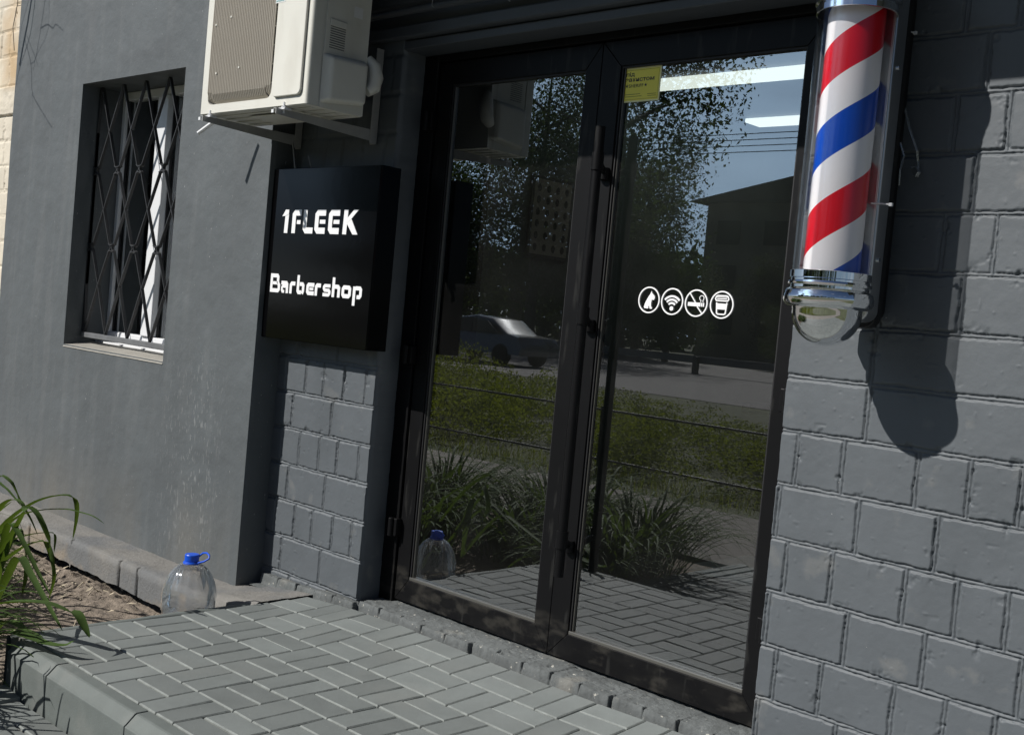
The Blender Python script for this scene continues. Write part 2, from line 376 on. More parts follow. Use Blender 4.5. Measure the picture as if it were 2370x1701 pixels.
# head joints read off the photograph, repeated with the same bond beyond it
def rows_for(kind):
    rows = []
    for k in range(-8, 11):
        if kind == 'right':
            if k % 2: base = [-1.63, -1.489, -1.279, -1.142]; per = .615
            else: base = [-1.429, -1.21]; per = .4615
            if k == 1 or k == 0: base = [-1.433]; per = .4615
            xs = sorted([b+per*n for b in base for n in range(-1, 7)])
        else:
            if k % 2: xs = [-4.09+.1325*n for n in range(-1, 6)]
            else: xs = [-4.29, -4.025, -3.757, -3.48]
            xs = sorted(x+.006*((n*37+k*11) % 5-2)/2 for n, x in enumerate(xs))
            xs = [x for x in xs if x < -3.515]
        rows.append(xs)
    return rows
def wall_grid(name, x0, x1, z0, z1, step, kind, seed, y=YW, mat='brick', side=None):
    nx = int((x1-x0)/step)+1; nz = int((z1-z0)/step)+1
    x = np.linspace(x0, x1, nx); z = np.linspace(z0, z1, nz); X, Z = np.meshgrid(x, z, indexing='ij')
    H = brick_relief(X, Z, zj, rows_for(kind), seed)
    Y = y-H
    if side == 'left':    # ragged arris, then turn the corner
        X[0] += .003*fbm(z*30, z*0, seed)+.006*np.clip(fbm(z*12, z*0+3, seed+1), 0, 1); ex = [X[0]+.001, X[0]+.004]; ey = [Y[0]+.03, Y[0]*0+YD+.14]
        X = np.vstack([ex[1], ex[0], X]); Y = np.vstack([ey[1], ey[0], Y]); Z = np.vstack([Z[0], Z[0], Z])
    if side == 'right':
        X[-1] += .004*fbm(z*30, z*0, seed)-.006*np.clip(fbm(z*12, z*0+3, seed+1), 0, 1)
        X = np.vstack([X, X[-1], X[-1]]); Y = np.vstack([Y, Y[-1]+.03, Y[-1]*0+YD+.14]); Z = np.vstack([Z, Z[0], Z[0]])
    return grid_mesh(name, np.stack([X, Y, Z], -1), mat, B)
wall_grid('brick_wall', XR, -.82, -1.32, 1.04, .0026, 'right', 5, side='left')
wall_grid('brick_wall', -.82, 1.4, -1.4, 1.6, .012, 'right', 5)
wall_grid('brick_pier', -4.17, XP, -1.2, -.1, .0028, 'pier', 8, side='right')
wall_grid('brick_pier', -4.17, XP, -.1, 1.6, .008, 'pier', 8, side='right')
MB().box(XR+.01, -.82, YW, 3.2, 1.04, 1.6).build('brick_wall', 'brick', B)
# plaster wall with the window opening
WX0, WX1, WZ0, WZ1 = -5.957, -4.912, -.347, 1.03
def plaster_panel(x0, x1, z0, z1):
    nx = max(2, int((x1-x0)/.02)); nz = max(2, int((z1-z0)/.02))
    X, Z = np.meshgrid(np.linspace(x0, x1, nx), np.linspace(z0, z1, nz), indexing='ij')
    e = np.minimum(np.minimum(abs(X-WX0), abs(X-WX1))+((Z < WZ0)|(Z > WZ1))*9, np.minimum(abs(Z-WZ0), abs(Z-WZ1))+((X < WX0)|(X > WX1))*9)
    amp = .004*np.clip(abs(X-XC)/.05, 0, 1)
    return X, Z, YL-amp*fbm(X*3.2, Z*2.6, 51, 4)*2*np.clip(e/.05, 0, 1)
rects = [(-6.825, WX0, -1.36, 1.75), (WX1, XC, -1.36, 1.75), (WX0, WX1, -1.36, WZ0), (WX0, WX1, WZ1, 1.75)]
for r in rects:
    X, Z, Y = plaster_panel(*r); grid_mesh('plaster_wall', np.stack([X, Y, Z], -1), 'plaster', B)
# ragged return of the plaster wall, reveals, top and far end
z = np.linspace(-1.36, 1.75, 620); yy = np.array([YL, YL+.004, YL+.03, YL+.06, YW+.01])
Y2, Z2 = np.meshgrid(yy, z, indexing='ij'); X2 = XC + .004*fbm(Z2*14, Y2*9, 3) * (Y2 > YL) + .003*fbm(Z2*50, Y2*0, 4)*(Y2 > YL)*(Y2 < YL+.01)
X2[1:] += .002; grid_mesh('plaster_wall', np.stack([X2, Y2, Z2], -1), 'plaster', B)
rv = MB(); yb = 3.06
rv.add([(WX0,YL,WZ0),(WX0,YL,WZ1),(WX0,yb,WZ1),(WX0,yb,WZ0)], [(0,1,2,3)])
rv.add([(WX1,YL,WZ0),(WX1,yb,WZ0),(WX1,yb,WZ1),(WX1,YL,WZ1)], [(0,1,2,3)])
rv.add([(WX0,YL,WZ1),(WX1,YL,WZ1),(WX1,yb,WZ1),(WX0,yb,WZ1)], [(0,1,2,3)])
rv.add([(-6.825,YL,-1.36),(-6.825,YW+.1,-1.36),(-6.825,YW+.1,1.75),(-6.825,YL,1.75)], [(0,1,2,3)])
rv.build('window_reveal', 'plaster', B)
X, Y = np.meshgrid(np.linspace(WX0, WX1, 120), np.linspace(YL-.004, 3.0, 30), indexing='ij')
Z = WZ0+.004*fbm(X*9, Y*9, 12)+(Y-YL)*.12; Z[:,0] -= .012
grid_mesh('window_sill', np.stack([X, Y, Z], -1), 'sill', B)
# shop front above the door: lintel, ledges and canopy slab
MB().box(XP, XR, YW, 3.2, 1.002, 1.036).build('lintel', 'trim', B, bevel=.004)
MB().box(-4.14, -1.3, YW-.035, 3.15, 1.04, 1.085).build('lintel_ledge', 'trim', B, bevel=.006)
MB().box(-4.13, -1.3, YW-.012, 3.15, 1.0865, 1.15).build('lintel_ledge', 'trim', B, bevel=.004)
MB().box(-4.12, -1.3, YW-.07, 3.15, 1.1515, 1.24).build('lintel_ledge', 'trim', B, bevel=.008)
MB().tube([(-4.1, YW-.085, 1.118), (-2.8, YW-.08, 1.12), (-1.3, YW-.085, 1.114)], .014, 10).build('cable_conduit', 'trim', B, smooth=True)
MB().box(-3.55, 1.4, 2.27, 3.3, 1.315, 1.45).build('canopy', 'trim', B, bevel=.01)
MB().box(-4.12, -3.552, 2.5, 3.29, 1.317, 1.448).build('canopy', 'trim', B, bevel=.01)  # unseen left extension, added to keep sun off the ledges
MB().box(-4.12, -.8, YW-.02, 3.3, 1.2415, 1.312).build('lintel', 'trim', B)
MB().box(-6.825, XC, YL+.003, 3.4, 1.7515, 4.8).build('upper_wall', 'plaster', B)
MB().box(XC+.002, 1.4, YW+.004, 3.4, 1.6015, 4.8).build('upper_wall', 'brick', B)
MB().box(-6.825, 1.4, 3.405, 3.5, 1.5, 4.8).build('upper_wall', 'trim', B)
# window
W = MB(); W.box(WX0+.001, WX0+.035, 2.99, 3.05, WZ0+.03, WZ1-.001); W.box(WX1-.035, WX1-.001, 2.99, 3.05, WZ0+.03, WZ1-.001)
W.box(WX0+.035, WX1-.035, 2.99, 3.05, WZ0+.03, WZ0+.085); W.box(WX0+.035, WX1-.035, 2.99, 3.05, WZ1-.045, WZ1-.001)
win = W.build('window', 'pvc', B, bevel=.004)
w2 = MB(); w2.box(-5.55, -5.445, 2.975, 3.045, WZ0+.086, WZ1-.046); w2.build('window_mullion', 'pvc', win, bevel=.005)
for a, b in ((WX0+.036, -5.552), (-5.443, WX1-.036)):
    p = MB(); p.add([(a,3.02,WZ0+.086),(b,3.02,WZ0+.086),(b,3.02,WZ1-.046),(a,3.02,WZ1-.046)], [(0,1,2,3)]); p.build('pane', 'wglass', win)
    p = MB(); p.box(a, a+.008, 3.008, 3.018, WZ0+.086, WZ1-.046); p.box(b-.008, b, 3.008, 3.018, WZ0+.086, WZ1-.046); p.build('window_seal', 'black_rubber', win)
MB().box(WX0+.01, WX1-.01, 2.93, 2.986, WZ0+.005, WZ0+.029).build('window_board', 'pvc', win, bevel=.003)
# curtain with folds
X, Z = np.meshgrid(np.linspace(-5.48, -4.93, 110), np.linspace(-.25, 1.0, 4), indexing='ij')
grid_mesh('curtain', np.stack([X, 3.12+.025*np.sin(X*95)+.01*np.sin(X*31), Z], -1), 'curtain', win)
# window grille
G = MB(); gy0, gy1 = 2.852, 2.868; nodeZ = (.18, .585); crossZ = (-.018, .3835, .789)
for c in range(-1, 5):
    xc = -5.931+.2335*c; g = .012
    A = [(xc, -.275), (xc+.1168, -.018), (xc+.2335-g-.012, .165), (xc+.2335-g+.003, .172), (xc+.2335-g+.008, .182), (xc+.2335-g+.003, .192), (xc+.2335-g-.012, .199), (xc+.1168, .3835),
         (xc+g+.012, .57), (xc+g-.003, .577), (xc+g-.008, .587), (xc+g-.003, .597), (xc+g+.012, .604), (xc+.1168, .789), (xc+.2335, 1.03)]
    Bm = [(2*(xc+.1168)-x, zz) for x, zz in A]
    for q, dy in ((A, 0), (Bm, .0012)):
        q = [(min(max(x, WX0+.004), WX1-.004), zz) for x, zz in q]
        G.ribbon(q, .0055, gy0+dy, gy1+dy)
    for zz in nodeZ:
        x = xc
        if x > WX0+.02:
            for s_ in (-1, 1): G.ribbon([(x-.026, zz+s_*.021), (x-.008, zz+s_*.015), (x+.008, zz+s_*.015), (x+.026, zz+s_*.021)], .005, gy0-.003, gy1+.003)
gr = G.build('window_grille', 'iron', B)
g2 = MB(); g2.box(WX0+.012, WX1-.006, 2.845, 2.878, -.302, -.276); g2.build('grille_rail', 'iron_grey', gr, bevel=.002)

# cream brick neighbour building
NB = empty('neighbour_building', (-7.6, 2.95, -1.3), 'cream brick building beyond the end of the grey plaster wall, cut by the frame', 'building')
x = np.linspace(-9.2, -6.829, 300); z = np.linspace(-1.4, 2.0, 560); X, Z = np.meshgrid(x, z, indexing='ij')
zj_save = zj
rowsN = []
zjN = [.96-PIT*k for k in range(16, 0, -1)]+[.96, 1.14, 1.17+PIT, 1.17+PIT*2, 1.17+PIT*3, 1.17+PIT*4, 1.17+PIT*5, 1.17+PIT*6]
for k in range(len(zjN)-1):
    off = .07*(k % 3); per = .13 if k % 3 == 0 else (.215 if k % 3 == 1 else .26); rowsN.append([-9.2+off+per*n for n in range(20)])
H = brick_relief(X, Z, zjN, rowsN, 77)
band = (Z > .965)*(Z < 1.135); H = np.where(band, .012+.012*fbm(X*12, Z*20, 4), H*1.3)
grid_mesh('brick_wall', np.stack([X, YW-H, Z], -1), 'cream', NB)

MB().box(-9.2, -6.829, YW-.005, 3.4, 2.002, 4.8).build('upper_wall', 'cream', NB)
# ------------------------------------------------------------------ entrance doors
DZ0, DZ1 = -1.147, .969
F = MB()
F.box(-3.503, -3.418, YD-.01, YD+.06, -1.16, 1.0015); F.box(-1.721, -1.655, YD-.01, YD+.06, -1.16, 1.0015); F.box(-3.418, -1.721, YD-.01, YD+.06, .974, 1.0015)
door_frame = F.build('door_frame', 'black_alu', B, bevel=.003)
def door_leaf(x0, x1, ix0, ix1):
    iz0, iz1 = -1.058, .882
    q = MB(); y0, y1 = YD, YD+.05; e = .0006
    def mitre(poly): q.prism(poly, y0, y1)
    mitre([(x0,DZ0),(ix0-e,iz0+e),(ix0-e,iz1-e),(x0,DZ1)])
    mitre([(x1,DZ0),(x1,DZ1),(ix1+e,iz1-e),(ix1+e,iz0+e)])
    mitre([(x0+e*2,DZ0),(x1-e*2,DZ0),(ix1,iz0),(ix0,iz0)])
    mitre([(x0+e*2,DZ1),(ix0,iz1),(ix1,iz1),(x1-e*2,DZ1)])
    lf = q.build('door', 'black_alu', B, bevel=.0018)
    g = MB(); t = .006
    for a in ((ix0,ix0+t,iz0,iz1),(ix1-t,ix1,iz0,iz1),(ix0+t,ix1-t,iz1-t,iz1)): g.box(a[0],a[1],YD+.006,YD+.022,a[2],a[3])
    g.build('glazing_seal', 'black_rubber', lf)
    bd = MB(); bd.box(ix0+.001, ix1-.001, YD+.002, YD+.02, iz0, iz0+.012); bd.box(ix0+.0065, ix0+.012, YD+.012, YD+.021, iz0+.012, iz1-t)
    bd.build('glazing_bead', 'bead', lf, bevel=.0015)
    p = MB(); p.add([(ix0,YD+.02,iz0),(ix1,YD+.02,iz0),(ix1,YD+.02,iz1),(ix0,YD+.02,iz1)], [(0,1,2,3)]); p.build('glass', 'glass', lf)
    return lf
left_leaf = door_leaf(-3.413, -2.5905, -3.3385, -2.659)
right_leaf = door_leaf(-2.5885, -1.725, -2.5025, -1.8015)
def hinge(x, z, leaf):
    h = MB(); h.box(x-.024, x+.024, YD-.03, YD-.001, z-.035, z+.035); h.cyl((x-.004 if x < -3 else x+.004, YD-.034), .011, z-.037, z+.037, 14)
    o = h.build('hinge', 'black_alu', leaf, bevel=.003); return o
for z_ in (.741, -.175, -.861): hinge(-3.43, z_, left_leaf)
for z_ in (.735, .478, -.163, -.844): hinge(-1.735, z_, right_leaf)
h = MB(); hx, hy = -2.508, 2.94
h.cyl((hx, hy), .0165, -.851, .667, 20)
for zz in (.55, .034, -.726):
    h.cyl((hx, hy), .0205, zz-.028, zz+.03, 20)
    h.tube([(hx, hy+.01, zz), (hx-.02, YD-.004, zz-.03)], .011, 10); h.cyl((hx-.02, YD-.006), .018, zz-.05, zz-.01, 14)
smooth_angle(h.build('pull_handle', 'black_alu', right_leaf))
# sticker on the right leaf
sy = YD+.018
st = MB(); st.box(-2.4995, -2.3445, sy-.0008, sy, .7615, .8765); st = st.build('warning_sticker', 'yellow_pale', right_leaf); st['label'] = 'small yellow square sticker with black writing in the upper corner of the glass'
q = MB(); q.box(-2.4945, -2.3495, sy-.0012, sy-.0008, .7665, .8715); q.build('sticker_field', 'yellow', right_leaf)
def text_mesh(txt, x0, x1, z, hgt, y, mat, parent, bold=0):
    cu = bpy.data.curves.new('t', 'FONT'); cu.body = txt; cu.size = 1; cu.offset = bold
    o = bpy.data.objects.new('t', cu); COL.objects.link(o); dg = bpy.context.evaluated_depsgraph_get(); dg.update()
    me = bpy.data.meshes.new_from_object(o.evaluated_get(dg)); bpy.data.objects.remove(o)
    P = [tuple(p.co) for p in me.vertices]; f = [tuple(p.vertices) for p in me.polygons]; bpy.data.meshes.remove(me)
    a = min(p[0] for p in P); b = max(p[0] for p in P)
    v = [(x0+(p[0]-a)/(b-a)*(x1-x0), y, z+p[1]*hgt) for p in P]
    return make('lettering', v, f, mat, parent)
ty = sy-.0016
text_mesh('під', -2.4895, -2.4545, .8485, .0185, ty, 'ink', right_leaf, .02)
text_mesh('захистом', -2.4905, -2.3705, .8305, .0195, ty, 'ink', right_leaf, .02)
text_mesh('SHERIFF', -2.4755, -2.4135, .8105, .0155, ty, 'ink', right_leaf, .008)
for cx in (-2.4835, -2.4045):
    q = MB(); pts = [(cx+(.0068 if k % 2 == 0 else .0028)*math.sin(math.pi*k/5), .816+(.0068 if k % 2 == 0 else .0028)*math.cos(math.pi*k/5)) for k in range(10)]
    q.prism(pts, ty-.0001, ty); q.build('star', 'ink', right_leaf)
q = MB(); yb_ = ty+.0002
for a in ((-2.488,-2.425,.7865,.7885),(-2.488,-2.418,.7795,.7812),(-2.395,-2.358,.7845,.7862),(-2.393,-2.358,.7785,.7799)): q.box(a[0],a[1],yb_-.0002,yb_,a[2],a[3])
for a in ((-2.4905,-2.3525,.8672,.8682),(-2.4905,-2.3525,.7705,.7713),(-2.4905,-2.4897,.7725,.866),(-2.3533,-2.3525,.7725,.866)): q.box(a[0],a[1],yb_-.0002,yb_,a[2],a[3])
q.build('sticker_print', 'ink2', right_leaf)
# four round icons
iy0, iy1 = YD+.0165, YD+.018
def circle(cx, cz, r, n=40): return [(cx+r*math.cos(2*math.pi*k/n), cz+r*math.sin(2*math.pi*k/n)) for k in range(n)]
def arc(cx, cz, r, a0, a1, n=14): return [(cx+r*math.cos(rad(a0+(a1-a0)*k/n)), cz+r*math.sin(rad(a0+(a1-a0)*k/n))) for k in range(n+1)]
IC = [-2.3055, -2.212, -2.118, -2.022]; IZ = .1055
def icon(k, label):
    q = MB(); q.ribbon(circle(IC[k], IZ, .0415), .0042, iy0, iy1, closed=True); return q
q = icon(0, ''); c = IC[0]; s = .033
dog = [(.30,.92),(.36,.74),(.50,.62),(.80,.42),(.86,.22),(.70,.02),(.52,.04),(.44,.10),(.40,-.10),(.36,-.30),(.40,-.60),(.56,-.76),(.52,-.88),(.26,-.86),(.18,-.72),(.12,-.50),
       (.06,-.64),(-.10,-.60),(.04,-.74),(-.02,-.86),(-.58,-.84),(-.66,-.70),(-.52,-.30),(-.26,.10),(-.02,.42),(.16,.62)]
me_v = [(c+x*s*.82, IZ+y_*s) for x, y_ in dog]; q.prism(me_v, iy0, iy1); q.build('dog_icon', 'decal', right_leaf)
q = icon(1, ''); c = IC[1]; q.prism(circle(c, IZ-.0225, .0072, 20), iy0, iy1)
for r in (.0165, .0275, .0385): q.ribbon(arc(c, IZ-.0215, r, 42, 138), .0062, iy0, iy1)
q.build('wireless_icon', 'decal', right_leaf)
q = icon(2, ''); c = IC[2]
q.box(c-.031, c+.017, iy0, iy1, IZ-.010, IZ+.002); q.box(c+.0195, c+.0235, iy0, iy1, IZ-.010, IZ+.002); q.box(c+.026, c+.0305, iy0, iy1, IZ-.010, IZ+.002)
q.ribbon([(c-.0255, IZ+.0295), (c-.003, IZ+.0025)], .0036, iy0, iy1); q.ribbon([(c+.005, IZ-.0105), (c+.0245, IZ-.031)], .0036, iy0, iy1)
q.ribbon([(c+.016, IZ+.004), (c+.018, IZ+.0085), (c+.0125, IZ+.013), (c+.0115, IZ+.019), (c+.0165, IZ+.0245), (c+.0235, IZ+.0245), (c+.0285, IZ+.0195), (c+.027, IZ+.012), (c+.0245, IZ+.008), (c+.027, IZ+.004)], .0021, iy0, iy1)
q.build('no_smoking_icon', 'decal', right_leaf)
q = icon(3, ''); c = IC[3]
q.ribbon([(c-.019, IZ+.007), (c-.016, IZ-.026), (c-.012, IZ-.0295), (c+.012, IZ-.0295), (c+.016, IZ-.026), (c+.019, IZ+.007)], .0042, iy0, iy1)
q.prism([(c-.0163,IZ+.004),(c+.0163,IZ+.004),(c+.0142,IZ-.0145),(c-.0142,IZ-.0145)], iy0, iy1)
q.ribbon([(c-.0205, IZ+.0125), (c-.0245, IZ+.018), (c-.022, IZ+.025), (c-.016, IZ+.0285), (c+.016, IZ+.0285), (c+.022, IZ+.025), (c+.0245, IZ+.018), (c+.0205, IZ+.0125)], .004, iy0, iy1, closed=True)
q.box(c-.0185, c+.0185, iy0, iy1, IZ+.0170, IZ+.0200); q.box(c-.0185, c+.0185, iy0, iy1, IZ+.0225, IZ+.0248)
q.build('cup_icon', 'decal', right_leaf)

# threshold of broken bricks under the doors and under the pier
x = np.arange(-4.12, -1.60, .003); y = np.concatenate([[2.80], np.arange(2.815, 3.05, .003)]); X, Y = np.meshgrid(x, y, indexing='ij')
bx = (X+4.12+.004*fbm(X*20, Y*20, 2))/.1285; bi = np.floor(bx); fr = np.abs(bx-np.round(bx))*.1285
pier = X < XP+.02
front = np.where(pier, 2.852, 2.872)+.022*(vnoise(bi*3.7, bi*0, 5)-.5)+.008*fbm(X*18, X*0, 9)+.004*fbm(X*60, Y*60, 3)
top = np.where(pier, -1.166-.02*np.clip((-3.6-X)/.4, 0, 1), -1.158)+.006*(vnoise(bi*5.1, bi*0+2, 6)-.5)+.007*fbm(X*14, Y*14, 11)+.005*fbm(X*60, Y*60, 13)
top = top-.02*np.clip(fbm(X*22+5, Y*30, 31)-.16, 0, 1)*6*.25
gap = np.clip(1-fr/.0055, 0, 1)*np.where(Y < front+.03, .03, .001)
t = np.clip((Y-front)/.007, 0, 1); Zt = np.minimum(-1.228*(1-t)+(top)*t-gap, top)
grid_mesh('threshold', np.stack([X, Y+0*X, Zt], -1), 'mortar', B)

# ------------------------------------------------------------------ paved platform and ground (setting)
def paver(q, x0, x1, y0, y1, zf, ch=.004, jit=.0022):
    d = [random.uniform(-jit, jit) for _ in range(4)]; cs = [(x0,y0),(x1,y0),(x1,y1),(x0,y1)]
    zt = [zf(*c_)+e for c_, e in zip(cs, d)]
    # keep the stone flat: plane through first three corners
    zt[3] = zt[0]+zt[2]-zt[1]
    ins = [(x0+ch,y0+ch),(x1-ch,y0+ch),(x1-ch,y1-ch),(x0+ch,y1-ch)]
    v = [(a,b,c_) for (a,b), c_ in zip(ins, zt)]+[(a,b,c_-ch*.9) for (a,b), c_ in zip(cs, zt)]+[(a,b,c_-.03) for (a,b), c_ in zip(cs, zt)]
    q.k = 0; q.add(v[:4], [(0,1,2,3)]); q.k = 1
    q.add(v, [(4,5,1,0),(5,6,2,1),(6,7,3,2),(7,4,0,3),(8,9,5,4),(9,10,6,5),(10,11,7,6),(11,8,4,7)])
def basket(q, xs, ys, zf, par=0, g=.0022, jit=.0022):
    for i in range(len(xs)-1):
        for j in range(len(ys)-1):
            a, b, c_, d = xs[i], xs[i+1], ys[j], ys[j+1]
            for k in range(2):
                sh = random.uniform(-.0015, .0015)
                if (i+j+par) % 2: paver(q, a+g, b-g, c_+(d-c_)*k/2+g+sh, c_+(d-c_)*(k+1)/2-g+sh, zf, jit=jit)
                else: paver(q, a+(b-a)*k/2+g+sh, a+(b-a)*(k+1)/2-g+sh, c_+g, d-g, zf, jit=jit)
P_ = .1925
def plat_z(x, y):
    r = min(max((y-2.45)/.385, 0), 1); s = min(max((x+3.75)/.5, 0), 1)
    return -1.2+.026*r*s+.004*math.sin(x*4+y*3)*(y-1.7)
q = MB(); xs = [-3.747+P_*i for i in range(0, 28)]; ys = [1.68+P_*j for j in range(0, 7)]
basket(q, xs, ys, plat_z, 0, jit=.0013)
q.build('platform_paving', 'paver', mats=['paver', 'paver_edge']); tag(bpy.data.objects['platform_paving'], kind='structure')
q = MB(); q.box(-3.748, 1.65, 1.66, 3.0, -1.40, -1.2075); q.build('platform', 'joint'); tag(bpy.data.objects['platform'], kind='structure')
# kerb stones of the front edge
q = MB()
edges = [-3.70, -3.408, -2.905, -2.40, -1.90, -1.4, -.9, -.4, .1, .6, 1.1, 1.6]
for a, b in zip(edges[:-1], edges[1:]):
    a += .003; b -= .003; y0, yt = 1.602, 1.640; zt = -1.201; o_ = random.uniform(-.002, .002)
    prof = [(y0+o_, -1.42), (y0+o_, -1.232), (y0+.006+o_, -1.228), (yt-.006, zt-.002), (yt, zt), (1.676, zt), (1.676, -1.42)]
    v = [(xx, p, zz) for xx in (a, b) for p, zz in prof]; n = len(prof)
    q.add(v, [tuple(range(n)), tuple(range(2*n-1, n-1, -1))]+[(i+n, (i+1) % n+n, (i+1) % n, i) for i in range(n)])
o = q.build('platform_kerb', 'kerb', bevel=.0025); tag(o, kind='structure')
q = MB(); q.box(-3.68, 1.6, 1.645, 1.672, -1.42, -1.215); o = q.build('kerb_bedding', 'ink'); tag(o, kind='structure')
X, Y = np.meshgrid(np.array([-3.80,-3.797,-3.79,-3.78,-3.77,-3.762,-3.760]), np.linspace(1.64, 2.66, 220), indexing='ij')
Z = -1.207+.006*fbm(X*30, Y*12, 5); Z[0] = -1.42; Z[-1] = -1.3; X = X+.006*fbm(Y*8, X*0, 8); Z[1] -= .012; Z[5] -= .006
o = grid_mesh('platform_side_kerb', np.stack([X, Y, Z], -1), 'kerb'); tag(o, kind='structure')
# lower paving
q = MB(); xs = [-3.565+P_*i for i in range(0, 30)]; ys = [1.598-P_*j for j in range(8, -1, -1)]
basket(q, xs, ys, lambda x, y: -1.352+.003*math.sin(x*3)*math.cos(y*2), 1)
q.box(-3.63, -3.57, .06, 1.6, -1.42, -1.346); q.box(-3.69, -3.634, .06, 1.6, -1.42, -1.34)
tag(q.build('lower_paving', 'paver', mats=['paver', 'paver_edge']), kind='structure')
q = MB(); q.box(-3.62, 2.3, .02, 1.598, -1.5, -1.362); tag(q.build('lower_paving_bed', 'joint'), kind='structure')
# soil bed beside the wall
x = np.arange(-7.6, -3.70, .011); y = np.arange(.1, 2.70, .011); X, Y = np.meshgrid(x, y, indexing='ij')
rough = np.clip((-4.6-X)/.8+.35, .25, 1)
Z = -.02*np.clip((Y-2.53)/.04, 0, 1)-1.405+.06*fbm(X*1.6, Y*1.6, 3)+rough*(.05*fbm(X*9, Y*9, 4)+.035*fbm(X*32, Y*32, 6))+.05*np.clip((X+4.3)/.5, 0, 1)*np.clip((Y-1.9)/.5, 0, 1)
tag(grid_mesh('soil_bed', np.stack([X, Y, Z], -1), 'soil'), kind='structure')
# concrete ledge along the foot of the plaster wall, then the apron in the corner
x = np.arange(-7.4, -3.74, .006); s_ = np.concatenate([np.linspace(0, .03, 5), np.linspace(.036, .36, 56)]); X, Tt = np.meshgrid(x, s_, indexing='ij')
zt = -1.252-.012*np.clip((-4.4-X)/2, 0, 1.6)
face = np.array([2.56])+.006*fbm(X*6, X*0, 5); edge = .012*fbm(X*14, X*0+2, 7)+.006*fbm(X*60, X*0, 9)
Y = np.where(Tt < .03, face+.004*fbm(X*40, Tt*200, 2), face+edge*np.clip(1-(Tt-.03)/.05, 0, 1)+(Tt-.03)*1.0)
Z = np.where(Tt < .03, -1.372+.016*fbm(X*11,X*0,6)+(Tt/.03)*(zt-.006+1.372), zt+np.clip((Tt-.03)/.02, 0, 1)*.006)+.005*fbm(X*12, Y*12, 21)+.003*fbm(X*70, Y*70, 22)
for cxk in (-5.28, -4.795, -4.632): Z = Z-.03*np.exp(-((X-cxk-.01*fbm(Tt*60, X*0, 3))/.0045)**2)*(Tt < .05)
for cxk in (-4.795, -4.632, -5.75): Y = Y+.03*np.exp(-((X-cxk-.008*fbm(Tt*300, X*0, 3))/.006)**2)*(Tt < .03)
ap = np.clip((X+4.2)/.42, 0, 1)*np.clip((Y-2.5)/.1, 0, 1); Z = Z+ap*.05
tag(grid_mesh('wall_ledge', np.stack([X, Y, Z], -1), 'ledge'), kind='structure')

def sheet(name, x0, x1, y0, y1, z, mat, n=2):
    X, Y = np.meshgrid(np.linspace(x0, x1, n), np.linspace(y0, y1, n), indexing='ij')
    return tag(grid_mesh(name, np.stack([X, Y, X*0+z], -1), mat), kind='structure')
sheet('ground', -260, 200, -260, 200, -1.46, 'ground')
sheet('footpath', -60, 40, -1.75, .05, -1.372, 'path')
sheet('footpath', -60, -7.6, .05, 2.7, -1.38, 'path')
sheet('road', -140, 90, -44, -15.2, -1.40, 'asphalt')
sheet('verge', -60, 40, -15.2, -1.75, -1.41, 'ground')

# litter on the soil: flakes of dry leaf and twigs
q = MB()
for i in range(1500):
    x_ = random.uniform(-7.2, -3.85); y_ = random.uniform(.4, 2.54)
    if x_ > -4.8 and random.random() < .6: continue
    a = random.uniform(0, 6.28); l = random.uniform(.006, .03); w = l*random.uniform(.15, .7); z_ = -1.392+random.uniform(-.012, .022); ti = random.uniform(-.6, .6)
    dx, dy = math.cos(a), math.sin(a)
    q.add([(x_-dx*l, y_-dy*l, z_-l*ti), (x_-dy*w, y_+dx*w, z_+.004), (x_+dx*l, y_+dy*l, z_+l*ti), (x_+dy*w, y_-dx*w, z_)], [(0,1,2,3)])
for i in range(60):
    x_ = random.uniform(-6.6, -4.0); y_ = random.uniform(1.2, 2.5); a = random.uniform(0, 6.28); l = random.uniform(.05, .16)
    q.tube([(x_, y_, -1.385), (x_+l*.5*math.cos(a), y_+l*.5*math.sin(a), -1.37+random.uniform(0, .02)), (x_+l*math.cos(a+.3), y_+l*math.sin(a+.3), -1.385)], .0025, 5)
tag(q.build('leaf_litter', 'litter'), 'dry leaf flakes and twigs scattered over the bare soil', 'leaf litter', kind='stuff')

# ------------------------------------------------------------------ outdoor air conditioner
AX0, AX1, AY0, AY1, AZ0, AZ1 = -4.199, -3.480, 2.44, 2.698, .708, 1.262
AC = empty('air_conditioner', ((AX0+AX1)/2, 2.57, AZ0), 'white outdoor air conditioner unit on brackets above the black sign', 'air conditioner')
q = MB(); gx0, gx1, gz0, gz1 = -4.153, -3.708, .742, 1.225
# front shell with rounded grille opening
def rrect(x0, x1, z0, z1, r, n=6):
    out = []
    for cx, cz, a in ((x1-r,z0+r,-90),(x1-r,z1-r,0),(x0+r,z1-r,90),(x0+r,z0+r,180)):
        out += [(cx+r*math.cos(rad(a+90*k/n)), cz+r*math.sin(rad(a+90*k/n))) for k in range(n+1)]
    return out
inner = rrect(gx0, gx1, gz0, gz1, .03); outer = rrect(AX0+.0001, AX1-.205, AZ0, AZ1, .0005)
n = len(inner); v = [(x_, AY0, z_) for x_, z_ in inner]+[(x_, AY0, z_) for x_, z_ in outer]+[(x_, AY0+.03, z_) for x_, z_ in inner]
q.add(v, [(i, i+n, (i+1) % n+n, (i+1) % n) for i in range(n)]+[(i, (i+1) % n, (i+1) % n+2*n, i+2*n) for i in range(n)])
q.add([(AX1-.205,AY0,AZ0),(AX1-.014,AY0,AZ0),(AX1-.014,AY0,AZ1),(AX1-.205,AY0,AZ1)], [(0,1,2,3)])
